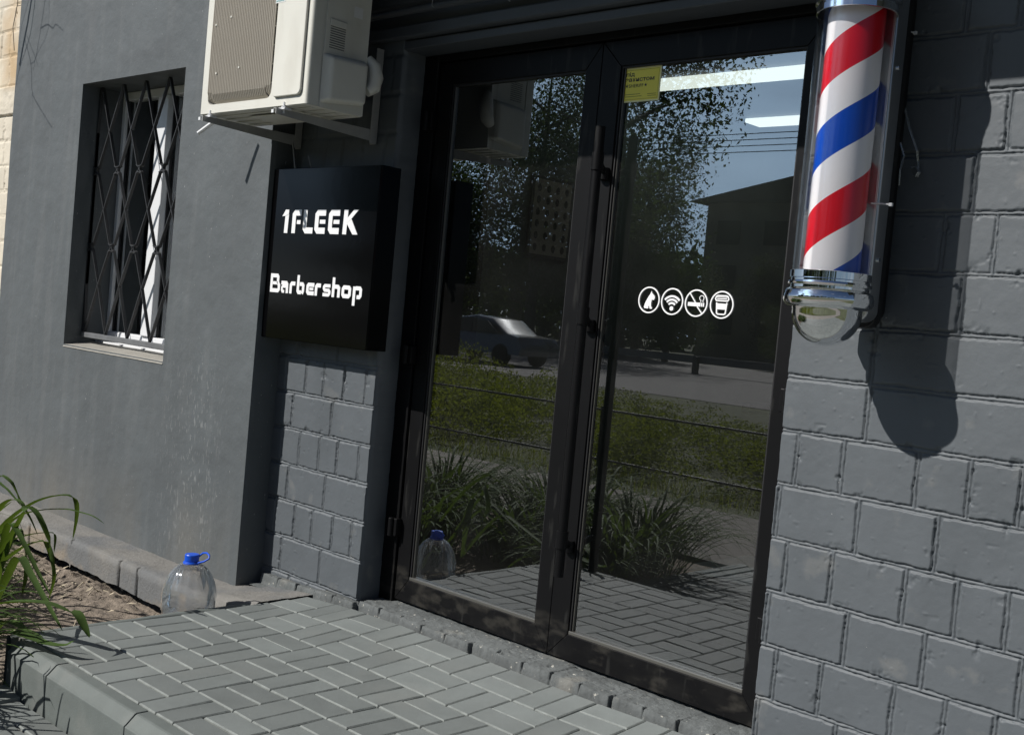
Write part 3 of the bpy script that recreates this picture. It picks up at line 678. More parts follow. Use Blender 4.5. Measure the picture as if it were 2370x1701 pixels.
prof = [(AX1-.014,AY0)]+[(AX1-.014+.014*math.sin(rad(a)), AY0+.014-.014*math.cos(rad(a))) for a in (15,30,45,60,75,90)]+[(AX1,AY0+.05),(AX1-.004,AY0+.052),(AX1-.004,AY0+.058),(AX1,AY0+.06),(AX1,AY1)]
for a, b in zip(prof[:-1], prof[1:]): q.add([(a[0],a[1],AZ0),(b[0],b[1],AZ0),(b[0],b[1],AZ1),(a[0],a[1],AZ1)], [(0,1,2,3)])
q.add([(AX0,AY0,AZ0),(AX0,AY0,AZ1),(AX0,AY1,AZ1),(AX0,AY1,AZ0)], [(0,1,2,3)])
q.add([(AX0,AY0,AZ1),(AX1,AY0+.01,AZ1),(AX1,AY1,AZ1),(AX0,AY1,AZ1)], [(0,1,2,3)])
q.add([(AX0,AY1,AZ0),(AX1,AY1,AZ0),(AX1,AY1,AZ1),(AX0,AY1,AZ1)], [(0,3,2,1)])
o = q.build('casing', 'ac_white', AC)
q = MB(); q.box(AX0+.004, AX1-.004, AY0+.004, AY1-.003, AZ0-.003, AZ0+.004)
for k in range(4): q.box(AX0+.03, AX1-.03, AY0+.04+.055*k, AY0+.055+.055*k, AZ0-.007, AZ0-.003)
q.box(AX0+.24, AX1-.2, AY0+.07, AY0+.2, AZ0-.011, AZ0-.007)
q.build('base_pan', 'ac_white', AC, bevel=.003)
q = MB(); nb = 38
for k in range(nb):
    x_ = gx0+.007+(gx1-gx0-.014)*k/(nb-1); e = min(k, nb-1-k); zb = gz0+(.012 if e < 3 else .004)
    path = [(x_, AY0+.022, zb), (x_, AY0+.004, zb+.012), (x_, AY0-.004, zb+.035), (x_, AY0-.005, (gz0+gz1)/2), (x_, AY0-.004, gz1-.03), (x_, AY0+.02, gz1-.004)]
    q.tube(path, .0036, 6)
for zz in (.80, .87, .94, 1.01, 1.08, 1.15): q.box(gx0+.004, gx1-.004, AY0+.001, AY0+.005, zz-.002, zz+.002)
gl = q.build('fan_grille', 'ac_beige', AC)
for x_, zz in ((-4.118,1.055),(-4.012,1.075),(-4.09,.862),(-3.93,.872)): q = MB(); q.box(x_-.004, x_+.004, AY0-.0105, AY0-.0065, zz-.0035, zz+.0035); q.build('grille_clip', 'ac_white', gl)
q = MB(); q.add([(gx0-.01,AY0+.028,gz0-.01),(gx1+.01,AY0+.028,gz0-.01),(gx1+.01,AY0+.028,gz1+.01),(gx0-.01,AY0+.028,gz1+.01)], [(0,1,2,3)])
q.build('fan_housing', 'ac_dark', AC)
q = MB()
for k in range(5):
    a0 = 2*math.pi*k/5; c0 = ((gx0+gx1)/2, .985)
    pts = [(c0[0]+r*math.cos(a0+t), c0[1]+r*math.sin(a0+t)) for r, t in ((.04,0),(.13,-.1),(.205,.05),(.2,.6),(.12,.75),(.04,.8))]
    q.prism(pts, AY0+.016+.001*k, AY0+.018+.001*k)
q.tube([((gx0+gx1)/2, AY0+.012, .985), ((gx0+gx1)/2, AY0+.026, .985)], .045, 20)
q.build('fan', 'ac_slot', AC)
q = MB(); q.prism(rrect(-3.690, -3.510, .740, 1.235, .022), AY0-.011, AY0-.0005); q.build('front_panel', 'ac_white', AC, bevel=.004, seg=3)
q = MB(); q.box(-3.708, -3.645, AY0-.0118, AY0-.0113, 1.088, 1.13); q.build('maker_label', 'white', AC)
q = MB()
for k in range(6): q.ribbon([(-3.705+.009*k, 1.091), (-3.701+.009*k, 1.099), (-3.697+.009*k, 1.093)], .002, AY0-.0122-.00003*k, AY0-.0119)
q.ribbon([(-3.707,1.103),(-3.69,1.106),(-3.67,1.104)], .003, AY0-.0124, AY0-.012)
q.build('label_print', 'teal', AC)
q = MB()
for k in range(11): q.box(AX1-.0005, AX1+.0012, 2.52, 2.588, .926+.0085*k, .9293+.0085*k)
q.build('side_vent', 'ac_slot', AC)
q = MB(); q.box(AX1, AX1+.006, 2.515, 2.592, 1.005, 1.03); q.build('side_catch', 'ac_white', AC, bevel=.003)
q = MB(); q.box(AX1+.0003, AX1+.0012, 2.62, 2.66, 1.06, 1.10); q.build('rating_plate', 'white', AC)
# service cover: bulging box with a sloping top
v = [(AX1,2.497,.722),(AX1+.036,2.515,.73),(AX1+.036,2.68,.745),(AX1,2.697,.745),(AX1,2.497,.902),(AX1+.036,2.515,.888),(AX1+.036,2.68,.894),(AX1,2.697,.912)]
q = MB(); q.add(v, [(0,3,2,1),(4,5,6,7),(0,1,5,4),(1,2,6,5),(2,3,7,6)]); q.build('service_cover', 'ac_white', AC, bevel=.013, seg=4)
q = MB(); q.tube([(AX1+.01,2.70,.80),(AX1+.014,2.725,.82),(AX1+.012,2.735,.86),(AX1+.008,2.73,.90),(AX1-.01,2.71,.93)], .022, 10, rs=[.02,.028,.031,.026,.015]); smooth_angle(q.build('pipe_insulation', 'ac_white', AC), 60)
for fx in (-4.125, -3.615):
    q = MB(); q.box(fx-.024, fx+.02, AY0-.012, AY0+.02, AZ0-.0165, AZ0-.0105); q.cyl((fx, AY0-.001), .0045, AZ0-.030, AZ0+.012, 10); q.cyl((fx, AY0-.001), .009, AZ0-.0105, AZ0-.004, 6)
    q.build('foot', 'pvc', AC)
def bracket(x_, label, first):
    b = empty('wall_bracket', (x_, YW, .65), label, 'bracket', 'brackets under the air conditioner')
    q = MB(); z1 = .693; zb0, zb1 = .648, .672
    q.add([(x_-.002,YW-.003,zb0),(x_-.002,2.405,zb1),(x_-.002,2.405,z1),(x_-.002,YW-.003,z1+.001),(x_+.002,YW-.003,zb0),(x_+.002,2.405,zb1),(x_+.002,2.405,z1),(x_+.002,YW-.003,z1+.001)],
          [(0,1,2,3),(7,6,5,4),(0,4,5,1),(1,5,6,2),(2,6,7,3),(3,7,4,0)])
    q.box(x_-.016, x_-.0022, 2.405, YW-.003, z1-.003, z1)
    q.build('arm', 'galv', b)
    q = MB(); q.box(x_-.034, x_+.002, YW-.009, YW-.0055, .64, 1.012); q.box(x_+.0022, x_+.0052, YW-.04, YW-.005, .64, 1.012); q.build('wall_plate', 'galv', b, bevel=.001)
    q = MB(); q.box(x_-.022, x_-.008, 2.40, 2.4035, z1-.018, z1-.006); q.build('end_bolt', 'pvc', b)
bracket(-4.122, 'bracket under the left end of the air conditioner, beside the plaster wall', True)
bracket(-3.615, 'bracket under the right end of the air conditioner, its long wall plate in view', False)
q = MB(); q.tube([(-4.442,2.577,.668),(-4.385,2.61,.718),(-4.33,2.64,.765)], .0085, 10); tag(q.build('drain_pipe', 'pvc'), 'short white pipe stub slanting out under the air conditioner corner', 'pipe')
q = MB()
q.tube([onY(676,318,2.84), onY(679,345,2.84), onY(683,388,2.82), onY(686,400,2.80)], .0035, 8)
smooth_angle(q.build('power_cable', 'wire'), 60); tag(bpy.data.objects['power_cable'], 'thin grey cable dropping behind the black sign from the air conditioner', 'cable')
q = MB(); q.tube([onY(714,362,2.85), onY(719,384,2.83), onY(728,410,2.87)], .0025, 8); tag(q.build('sign_wire', 'wire'), 'short pale wire poking up over the top of the black sign', 'wire')
for i, (u, v_) in enumerate(((1003, 2), (1178, -14))):
    p = onY(u, v_, 2.79); q = MB(); q.tube([(p[0], 2.81, p[2]+.02), (p[0]-.004, 2.79, p[2]+.004), (p[0]-.005, 2.79, p[2]-.018), (p[0]+.004, 2.795, p[2]-.026)], .0016, 6)
    tag(q.build('wire_hook', 'wire'), ['thin bent wire hook on the ledge above the left door leaf', 'thin wire hook on the ledge above the door, cut by the top edge'][i], 'hook', 'wire hooks over the door')

# ------------------------------------------------------------------ shop sign
SG = empty('shop_sign', (-3.8, YW, -.17), 'glossy black box sign with white lettering beside the door', 'sign')
q = MB(); q.box(-4.164, -3.447, 2.787, YW-.001, -.170, .541); q.build('sign_box', 'gloss_black', SG, bevel=.0025)
q = MB(); q.box(-4.1615, -3.4495, 2.784, 2.7866, -.1675, .5385); q.build('sign_face', 'gloss_black', SG)
ly = 2.7822; lz = 2.7838
class Type:
    def __init__(s, w): s.q = MB(); s.w = w; s.k = 0
    def st(s, pts, closed=False, w=None):
        s.q.ribbon(pts, w or s.w, ly-.0002*s.k, lz, closed); s.k = (s.k+1) % 6
T = Type(.0245); z0, z1 = .2725, .3695; w = .0245; hw = w/2; c = .009
def foot_(x0, x1, top=True, bot=True):
    p = []
    if top: p += [(x1, z1-hw), (x0+hw+c, z1-hw), (x0+hw, z1-hw-c)]
    else: p += [(x0+hw, z1)]
    if bot: p += [(x0+hw, z0+hw+c), (x0+hw+c, z0+hw), (x1, z0+hw)]
    else: p += [(x0+hw, z0)]
    T.st(p)
T.st([(-4.0375, z0), (-4.0345, z1-.006)]); T.q.prism([(-4.068,z1-.027),(-4.058,z1-.016),(-4.046,z1),(-4.0225,z1),(-4.0225,z1-.018),(-4.047,z1-.026)], ly-.0011, lz)
foot_(-3.996, -3.9355, True, False); T.q.box(-3.963, -3.9375, ly, lz, .3105, .3265)
foot_(-3.918, -3.850, False, True)
foot_(-3.838, -3.768, True, True); T.q.box(-3.806, -3.769, ly, lz, .313, .329)
foot_(-3.747, -3.676, True, True); T.q.box(-3.715, -3.677, ly, lz, .313, .329)
T.st([(-3.6395, z0), (-3.6365, z1)]); T.q.prism([(-3.6285,.316),(-3.603,.3325),(-3.5595,z1),(-3.5875,z1),(-3.6275,.336)], ly-.0009, lz); T.q.prism([(-3.6275,.3155),(-3.6,.3325),(-3.5555,z0),(-3.5865,z0)], ly-.0012, lz)
T.q.build('sign_name', 'letter', SG)
T = Type(.0162); w = .0162; hw = w/2; zb, zx, zc = .0235, .0735, .1015; c = .006
def ring(x0, x1, a, b): T.st([(x0+hw+c,a+hw),(x1-hw-c,a+hw),(x1-hw,a+hw+c),(x1-hw,b-hw-c),(x1-hw-c,b-hw),(x0+hw+c,b-hw),(x0+hw,b-hw-c),(x0+hw,a+hw+c)], True)
# B
T.st([(-4.1155,zb+hw),(-4.0585,zb+hw),(-4.0525,zb+hw+c),(-4.0525,.0535),(-4.0585,.0605),(-4.0625,.0665),(-4.0625,zc-hw-c),(-4.0685,zc-hw),(-4.108,zc-hw),(-4.108,zb+w)])
T.q.box(-4.0985, -4.064, ly, lz, .056, .069)
# a
T.st([(-4.036,zx-hw),(-4.0005,zx-hw),(-3.9945,zx-hw-c),(-3.9925,zb)]); T.st([(-4.001,zb+.028),(-4.024,zb+.028),(-4.029,zb+.022),(-4.029,zb+hw+.004),(-4.024,zb+.0065),(-4.012,zb+.0065)], w=.0125)
# r
T.st([(-3.967,zb),(-3.967,zx-hw-c),(-3.961,zx-hw),(-3.937,zx-hw)])
# b
T.st([(-3.9165,zc),(-3.9165,zb+hw+c),(-3.911,zb+hw),(-3.893,zb+hw)]); T.st([(-3.905,zx-hw),(-3.886,zx-hw),(-3.880,zx-hw-c),(-3.880,zb+hw+c),(-3.886,zb+.003)], w=.0155)
# e
T.st([(-3.8065,zx-hw),(-3.845,zx-hw),(-3.851,zx-hw-c),(-3.851,zb+hw+c),(-3.845,zb+hw),(-3.8065,zb+hw)]); T.q.box(-3.838, -3.8115, ly, lz, .044, .054)
# r
T.st([(-3.7925,zb),(-3.7925,zx-hw-c),(-3.7865,zx-hw),(-3.762,zx-hw)])
# s
T.st([(-3.699,zx-.007),(-3.735,zx-.007),(-3.741,zx-.012),(-3.741,zx-.018),(-3.735,.0485),(-3.709,.0485),(-3.703,.043),(-3.703,zb+.013),(-3.709,zb+.007),(-3.7465,zb+.007)], w=.0135)
# h
T.st([(-3.679,zb),(-3.679,zc)]); T.st([(-3.671,zx-hw),(-3.650,zx-hw),(-3.643,zx-hw-c),(-3.643,zb)])
# o
ring(-3.624, -3.565, zb, zx)
# p
T.st([(-3.546,-.003),(-3.546,zx-.002)]); T.st([(-3.538,zx-hw),(-3.512,zx-hw),(-3.506,zx-hw-c),(-3.506,zb+hw+c),(-3.512,zb+hw),(-3.528,zb+hw)], w=.0155)
T.q.build('sign_word', 'letter', SG)

# ------------------------------------------------------------------ barber pole
PX, PY = -1.456, 2.655
view = math.atan2(-PY, -PX)                                   # direction from the pole to the viewer's spot
BP = empty('barber_pole', (PX, PY, 0), 'chrome and glass barber pole with red, white and blue spiral on the brick wall', 'barber pole')
BP.rotation_euler = (0, 0, rad(28.8))                         # local -Y turned outwards
def lat(name, prof, mat, n=72, smooth=35, parent=None):
    q = MB(); q.lathe((0,0), prof, n); o = q.build(name, mat, parent or BP, local=True); smooth_angle(o, smooth); return o
lat('striped_cylinder', [(.0705, .168), (.0705, .90)], 'stripes', 96)
lat('glass_tube', [(.0965, .165), (.0965, .90)], 'tube', 96)
bowl = [(0.0005,.006)]+[(.088*math.sin(rad(a)), .094-.088*math.cos(rad(a))) for a in range(6, 91, 6)]+[(.089,.1),(.097,.1005),(.108,.107),(.1125,.117),(.1125,.128),(.109,.141),(.1015,.1475),(.0985,.149),(.0985,.155),(.1035,.157),(.1045,.161),(.1035,.165),(.0985,.1665),(.0985,.172),(.1015,.1735),(.1015,.191),(.0985,.1925),(.0975,.1925)]
lat('lower_cap', bowl, 'chrome', 96, 28)
up = [(.0975,.868),(.0985,.868),(.1015,.869),(.1015,.884),(.0985,.886),(.0985,.889),(.1045,.892),(.1055,.897),(.1045,.902),(.0985,.905),(.0985,.915),(.109,.918),(.1125,.93),(.1125,.945),(.106,.958),(.089,.962)]+[(.088*math.cos(rad(a)), .964+.088*math.sin(rad(a))) for a in range(6, 90, 6)]+[(.0005,1.052)]
up = [(r_, z_-.03) for r_, z_ in up]; lat('upper_cap', up, 'chrome', 96, 28)
# backplate and mounts stay square to the wall
q = MB(); c45 = rrect(PX-.087, PX+.087, .06, 1.0, .02)
v = []
q.prism(rrect(PX-.062, PX+.084, .075, .985, .03), 2.705, 2.765); q.build('back_housing', 'chrome_soft', BP, bevel=.006, seg=3)
q = MB(); q.prism(rrect(PX-.077, PX+.077, .062, .995, .03), 2.7655, 2.80); q.build('gasket', 'black_rubber', BP, bevel=.003)
q = MB(); q.prism(rrect(PX-.045, PX+.045, .09, .97, .02), 2.8005, YW-.003); q.build('wall_mount', 'black_rubber', BP, bevel=.003)
for xx in (PX+.047, PX+.079): q = MB(); q.box(xx-.0035, xx+.0035, 2.699, 2.7045, .165, .87); q.build('highlight_strip', 'strip_steel', BP, bevel=.001)  # pale strips added to imitate sunlit lines on the housing
for zz in (.12, .93): q = MB(); q.box(PX-.03, PX+.03, 2.69, 2.7045, zz-.022, zz+.022); q.build('arm', 'chrome_soft', BP, bevel=.003)
for zz in (.235, .72):
    q = MB(); q.tube([(PX+.0842, 2.735, zz), (PX+.088, 2.735, zz)], .006, 12); q.build('screw', 'chrome', BP)
# cable ties and the torn strip beside the pole
for i, (p0, p1) in enumerate(((onY(2016,471,2.699), onY(2062,474,2.700)), (onY(2092,72,2.80), onY(2118,77,2.87)))):
    q = MB(); q.tube([p0, ((p0[0]+p1[0])/2, (p0[1]+p1[1])/2, (p0[2]+p1[2])/2+.001), p1], .0022, 6); q.box(p1[0]-.004, p1[0]+.004, p1[1]-.004, p1[1]+.004, p1[2]-.004, p1[2]+.004)
    tag(q.build('cable_tie', 'pvc'), ['white cable tie round the middle of the barber pole housing', 'white cable tie sticking out near the top of the barber pole'][i], 'cable tie', 'cable ties on the barber pole')
q = MB()
for pth, w_ in (([(2083,242),(2092,250),(2108,300),(2124,350),(2122,372),(2128,402)], .0035), ([(2084,330),(2090,360),(2086,395),(2082,430)], .0025), ([(2108,388),(2118,384),(2130,400),(2122,410),(2110,405)], .005)):
    P3 = [onY(u, v_, 2.868) for u, v_ in pth]; q.tube([(a, b+.008*math.sin(i*2), c_) for i, (a, b, c_) in enumerate(P3)], w_, 6, flat=.25)
M['film'] = glass('clear_film', (.85,.87,.88), 2.5, 1.5, .15, .22)
tag(q.build('plastic_strip', 'film'), 'torn strip of clear plastic hanging on the shaded bricks right of the pole', 'plastic strip')

# ------------------------------------------------------------------ water bottle
BT = empty('water_bottle', (-3.905, 2.385, -1.345), 'empty clear plastic water bottle with blue cap and carrying loop behind the platform edge', 'bottle')
bx_, by_ = -3.905, 2.385
prof = [(.001,-1.34),(.07,-1.343),(.095,-1.335),(.103,-1.32),(.101,-1.29),(.103,-1.262),(.0985,-1.256),(.0975,-1.25),(.0985,-1.244),(.103,-1.236),(.1025,-1.20),(.102,-1.18),(.0985,-1.155),(.091,-1.127),(.077,-1.097),(.06,-1.073),(.043,-1.059),(.028,-1.052),(.024,-1.045),(.024,-1.03)]
q = MB(); q.lathe((bx_, by_), prof, 80, wob=lambda a, z_: (.035*abs(math.sin(a*8)) if -1.19 < z_ < -1.062 else 0)); smooth_angle(q.build('bottle_body', 'bottle', BT), 60)
q = MB(); q.lathe((bx_, by_), [(.024,-1.058),(.032,-1.058),(.033,-1.053),(.031,-1.048),(.026,-1.047),(.026,-1.044),(.0275,-1.043),(.0275,-1.022),(.0255,-1.0195),(.001,-1.019)], 40); cap = smooth_angle(q.build('cap', 'cap', BT), 30)
q = MB(); q.tube([(bx_+.005, by_+.028, -1.030), (bx_+.022, by_+.034, -1.014), (bx_+.045, by_+.036, -1.009), (bx_+.068, by_+.034, -1.014), (bx_+.077, by_+.028, -1.024), (bx_+.060, by_+.018, -1.038), (bx_+.030, by_+.006, -1.050)], .0038, 8); smooth_angle(q.build('carry_loop', 'cap', cap), 60)

# ------------------------------------------------------------------ plants
def leaf_strip(q, pts, w, fold=.35):
    pts = [Vector(p) for p in pts]; n = len(pts); v = []; f = []
    for i, p in enumerate(pts):
        t = (pts[min(i+1,n-1)]-pts[max(i-1,0)]).normalized(); s_ = t.cross(Vector((0,0,1)))
        if s_.length < .15: s_ = t.cross(Vector((.8,.6,0)))
        s_.normalize(); u_ = s_.cross(t); k = i/(n-1); ww = w*min(1, 1.25*(1-k)**.55+.02)*min(1, .55+k*2.5)
        v += [p-s_*ww+u_*ww*fold, p, p+s_*ww+u_*ww*fold]
    for i in range(n-1):
        a = i*3; f += [(a,a+1,a+4,a+3),(a+1,a+2,a+5,a+4)]
    q.add(v, f)
def arch(base, az, L, rise, w, q, n=12, tw=0):
    pts = []; x_, y_, z_ = base; a = rise; st_ = L/n
    for i in range(n+1):
        pts.append((x_, y_, z_)); az2 = az+tw*i
        x_ += math.cos(az2)*math.cos(a)*st_; y_ += math.sin(az2)*math.cos(a)*st_; z_ += math.sin(a)*st_
        a -= (rise+random.uniform(.7,1.25))/n*(.35+1.4*i/n)
    leaf_strip(q, pts, w)
def clump_mesh(nleaf, L0, seed):
    random.seed(seed); q = MB()
    for i in range(nleaf):
        r = random.uniform(0, .26); a = random.uniform(0, 6.28)
        arch((r*math.cos(a), r*math.sin(a), 0), a+random.uniform(-.6,.6), L0*random.uniform(.6,1.15), random.uniform(.9,1.5), random.uniform(.005,.010), q, 11, random.uniform(-.06,.06))
    return q
def smoothpath(pts, n=18):
    P4 = [np.array(p, float) for p in pts]; out = []
    P4 = [2*P4[0]-P4[1]]+P4+[2*P4[-1]-P4[-2]]; m = len(P4)-3
    for i in range(n+1):
        t = i/n*m; k = min(int(t), m-1); t -= k; a, b, c_, d = P4[k:k+4]
        out.append(tuple(.5*((2*b)+(-a+c_)*t+(2*a-5*b+4*c_-d)*t*t+(-a+3*b-3*c_+d)*t**3)))
    return out
random.seed(3)
# the clump at the frame's left edge; its outer leaves follow the photograph
q = MB()
hero = [  # (points in photo pixels, start depth Y, end depth Y, width)
 ([(-60,1300),(10,1215),(70,1170),(120,1150),(160,1148),(176,1165),(177,1200),(168,1250)], 1.80, 2.02, .0085),
 ([(-50,1290),(30,1205),(90,1182),(150,1179),(180,1185),(215,1195),(243,1213)], 1.85, 2.0, .006),
 ([(-30,1330),(50,1200),(60,1175),(85,1190),(112,1250),(120,1300),(125,1340),(112,1390)], 1.8, 1.95, .0085),
 ([(-80,1400),(0,1310),(60,1265),(100,1253),(110,1268),(118,1300)], 1.78, 1.95, .009),
 ([(-80,1330),(0,1265),(60,1240),(110,1233),(127,1240),(125,1280)], 1.9, 2.0, .006),
 ([(-100,1420),(0,1398),(60,1394),(110,1398),(150,1412),(172,1420)], 1.6, 1.74, .012),
 ([(165,1414),(180,1425),(196,1455),(207,1475)], 1.735, 1.75, .0105),
 ([(-60,1475),(20,1466),(60,1475),(110,1492),(150,1494),(172,1482)], 1.58, 1.70, .013),
 ([(-60,1230),(-10,1110),(20,1112),(35,1135),(47,1162),(70,1200),(88,1240)], 1.9, 2.0, .006),
 ([(-60,1200),(-20,1118),(10,1128),(30,1148),(50,1172)], 1.95, 2.0, .005),
 ([(-20,1420),(20,1330),(45,1290),(70,1330),(110,1400),(145,1460)], 1.8, 1.75, .010),
 ([(-20,1420),(10,1300),(40,1230),(55,1250),(60,1330),(50,1380)], 1.8, 1.9, .009),
 ([(-30,1400),(0,1300),(20,1215),(45,1240),(90,1330),(118,1380)], 1.82, 1.8, .008),
 ([(-60,1280),(-10,1190),(25,1158),(50,1165),(62,1190)], 1.9, 1.95, .009),
 ([(-40,1500),(10,1440),(60,1460),(100,1475)], 1.7, 1.68, .011),
 ([(-80,1260),(-20,1200),(28,1160)], 1.9, 1.95, .007)]
for pts, ya, yb2, w_ in hero:
    m = len(pts); P3 = [onY(u, v_, ya+(yb2-ya)*i/(m-1)) for i, (u, v_) in enumerate(pts)]
    leaf_strip(q, smoothpath(P3), w_*1.75)
base = onY(-60, 1500, 1.83)
for i in range(24):
    a = random.uniform(0, 6.28); r = random.uniform(0, .13)
    arch((base[0]-.12+r*math.cos(a), base[1]+r*math.sin(a)*1.3, -1.40), a+random.uniform(-.5,.5), random.uniform(.26,.5)*(.75 if a < 1.8 or a > 4.6 else 1), random.uniform(.9,1.45), random.uniform(.009,.015), q, 11)
o = q.build('daylily_plant', 'leaf', smooth=True); tag(o, 'nearest daylily clump at the left edge, one long leaf arching over the platform corner', 'plant', 'daylily clumps in the soil bed')
protos = [clump_mesh(260, .55, 21), clump_mesh(280, .68, 22)]
spots = [(-3.93,1.22,0,'daylily clump beside the lower paving that shades the left end of the kerb'), (-4.55,1.05,0,'daylily clump in the soil bed just in front of the nearest one'), (-4.0,.75,1,'daylily clump beside the lower paving, seen mirrored in the right door leaf'), (-4.75,.55,1,'daylily clump behind the one beside the lower paving, mirrored in the door'),
         (-5.1,1.5,0,'daylily clump in the middle of the soil bed, mirrored in the left door leaf'), (-5.6,.8,1,'daylily clump at the footpath side of the bed, mirrored in the left leaf'), (-5.2,2.0,0,'small daylily clump on the bare soil behind the nearest one'),
         (-6.0,1.6,0,'daylily clump at the far end of the bare soil'), (-6.4,.9,1,'far daylily clump by the footpath, hidden behind the others in the mirror')]
meshes = {}
for i, (x_, y_, k, lb) in enumerate(spots):
    if k not in meshes:
        o = protos[k].build('daylily_plant', 'leaf', smooth=True); meshes[k] = o.data
    else: o = bpy.data.objects.new('daylily_plant', meshes[k]); COL.objects.link(o)
    o.location = (x_, y_, -1.41); o.scale = [{0:1.0, 6:.6}.get(i, 1.2)]*3; o.rotation_euler = (0,0,i*1.3); tag(o, lb, 'plant', 'daylily clumps in the soil bed')
# bare climber hanging in front of the wall top: it throws the branch shadows
L3 = Vector((-.6,-1,1))
def shadow_pt(u, v_, t, Y=YL): return tuple(Vector(onY(u, v_, Y))+L3*t)
q = MB()
for pts, r0, r1 in (([(80,-60),(72,0),(60,75),(46,152)], .0085, .009), ([(84,-60),(81,0),(70,80),(56,130),(43,170),(34,218)], .0035, .002), ([(57,88),(72,150),(76,215),(92,250),(120,296)], .003, .0018),
                    ([(63,85),(84,140),(88,155)], .0018, .0015), ([(108,-60),(104,0),(94,66),(83,135),(71,150)], .0025, .002), ([(94,66),(110,58),(122,66),(130,58),(147,73)], .0028, .0018),
                    ([(118,-60),(115,0),(110,74),(84,132),(78,165)], .0016, .0012), ([(76,215),(76,243)], .0012, .001), ([(78,-40),(50,60),(45,120)], .002, .0012)):
    P3 = [shadow_pt(u, v_, .62) for u, v_ in pts]; P3 = smoothpath(P3, 4*len(P3)); n = len(P3)
    P3 = [(a+random.uniform(-.002,.002), b, c_) for a, b, c_ in P3]
    q.tube(P3, .003, 6, rs=[r0+(r1-r0)*i/(n-1) for i in range(n)])
tag(q.build('bare_climber', 'bark'), 'leafless climber stems whose shadow falls on the top left of the plaster wall', 'climber')
q = MB()
for pts in ([(42,-20),(41,8),(30,64),(33,118)], [(60,-10),(52,12),(41,15)]):
    q.tube([onY(u, v_, 2.80) for u, v_ in pts], .0022, 6)
tag(q.build('twig', 'bark'), 'thin bare twigs hanging over the cream bricks in the top left corner', 'twig')

def leaf_blob(nl, rx, ry, rz, size, seed, lobes=9, trunk=0):
    R = np.random.RandomState(seed); q = MB(); q.k = 0
    cs = [(R.uniform(-.7,.7)*rx, R.uniform(-.7,.7)*ry, R.uniform(-.75,.8)*rz, R.uniform(.28,.5)) for _ in range(lobes)]
    V = []; Fc = []
    for i in range(nl):
        cx, cy2, cz, rr = cs[R.randint(lobes)]; d = R.normal(size=3); d /= np.linalg.norm(d); d = d*R.uniform(.35,1)**.5*rr
        p = np.array([cx+d[0]*rx, cy2+d[1]*ry, cz+d[2]*rz]); a = R.normal(size=3); a /= np.linalg.norm(a); b = np.cross(a, R.normal(size=3)); b /= np.linalg.norm(b)
        s1 = size*R.uniform(.5,1.2); n0 = len(V); V += [p-a*s1, p-b*s1*.45, p+a*s1, p+b*s1*.45]; Fc.append((n0,n0+1,n0+2,n0+3))
    q.add(V, Fc); return q
# shrubs of the low hedge
sh = [leaf_blob(8000, 1.0, .8, .42, .022, 41, 26), leaf_blob(8000, 1.2, .8, .36, .023, 42, 26)]; shm = {}
idx = 0
for row, yy_ in enumerate((-3.3, -4.9, -6.8)):
    for k in range(7):
        x_ = -3.2-2.1*k-row*1.3; kk = (k+row) % 2
        if kk not in shm: o = sh[kk].build('shrub', 'leaf2'); shm[kk] = o.data
        else: o = bpy.data.objects.new('shrub', shm[kk]); COL.objects.link(o)
        tall = .62+.12*k+(.22*(k-2) if k > 2 else 0); o.location = (x_, yy_+random.uniform(-.3,.3), -1.3+.04*k); o.rotation_euler = (0,0,k*1.7+row); o.scale = (1.15, 1.1, tall)
        tag(o, '%s shrub of the %s hedge row behind the low fence, mirrored in the door' % (['first','second','third','fourth','fifth','sixth','seventh'][k], ['nearest','middle','farthest'][row]), 'shrub', 'shrubs beyond the footpath')
# dry grass strip at the fence foot
q = MB(); random.seed(9)
for i in range(3500):
    x_ = random.uniform(-13, -1); y_ = random.gauss(-2.35, .3); a = random.uniform(0, 6.28); hgt = random.uniform(.05, .2)
    q.add([(x_-.004*math.sin(a), y_+.004*math.cos(a), -1.41), (x_+.004*math.sin(a), y_-.004*math.cos(a), -1.41), (x_+math.cos(a)*hgt*.5, y_+math.sin(a)*hgt*.5, -1.41+hgt)], [(0,1,2)])
tag(q.build('verge_grass', 'leaf2'), 'rough grass along the foot of the low fence', 'grass', kind='stuff')
FN = empty('low_fence', (-8, -2.53, -1.41), 'low black metal fence beside the footpath, mirrored in the door glass', 'fence')
q = MB(); q.box(-22, 3, -2.545, -2.525, -.79, -.77); q.box(-22, 3, -2.545, -2.525, -1.27, -1.25); q.build('rail', 'iron', FN)
for k in range(11): q = MB(); q.box(-22+2.5*k, -21.96+2.5*k, -2.57, -2.5455, -1.46, -.75); q.build('post', 'iron', FN)
GR = empty('guard_rail', (-28, -30, -1.4), 'dark guard rail along the middle of the road, mirrored in the right door leaf', 'guard rail')
q = MB(); q.box(-120, 60, -30.1, -30.0, -1.0, -.72); q.build('rail_beam', 'iron_grey', GR)
for k in range(24): q = MB(); q.box(-90+5*k, -89.8+5*k, -29.98, -29.8, -1.46, -.75); q.build('post', 'iron', GR)
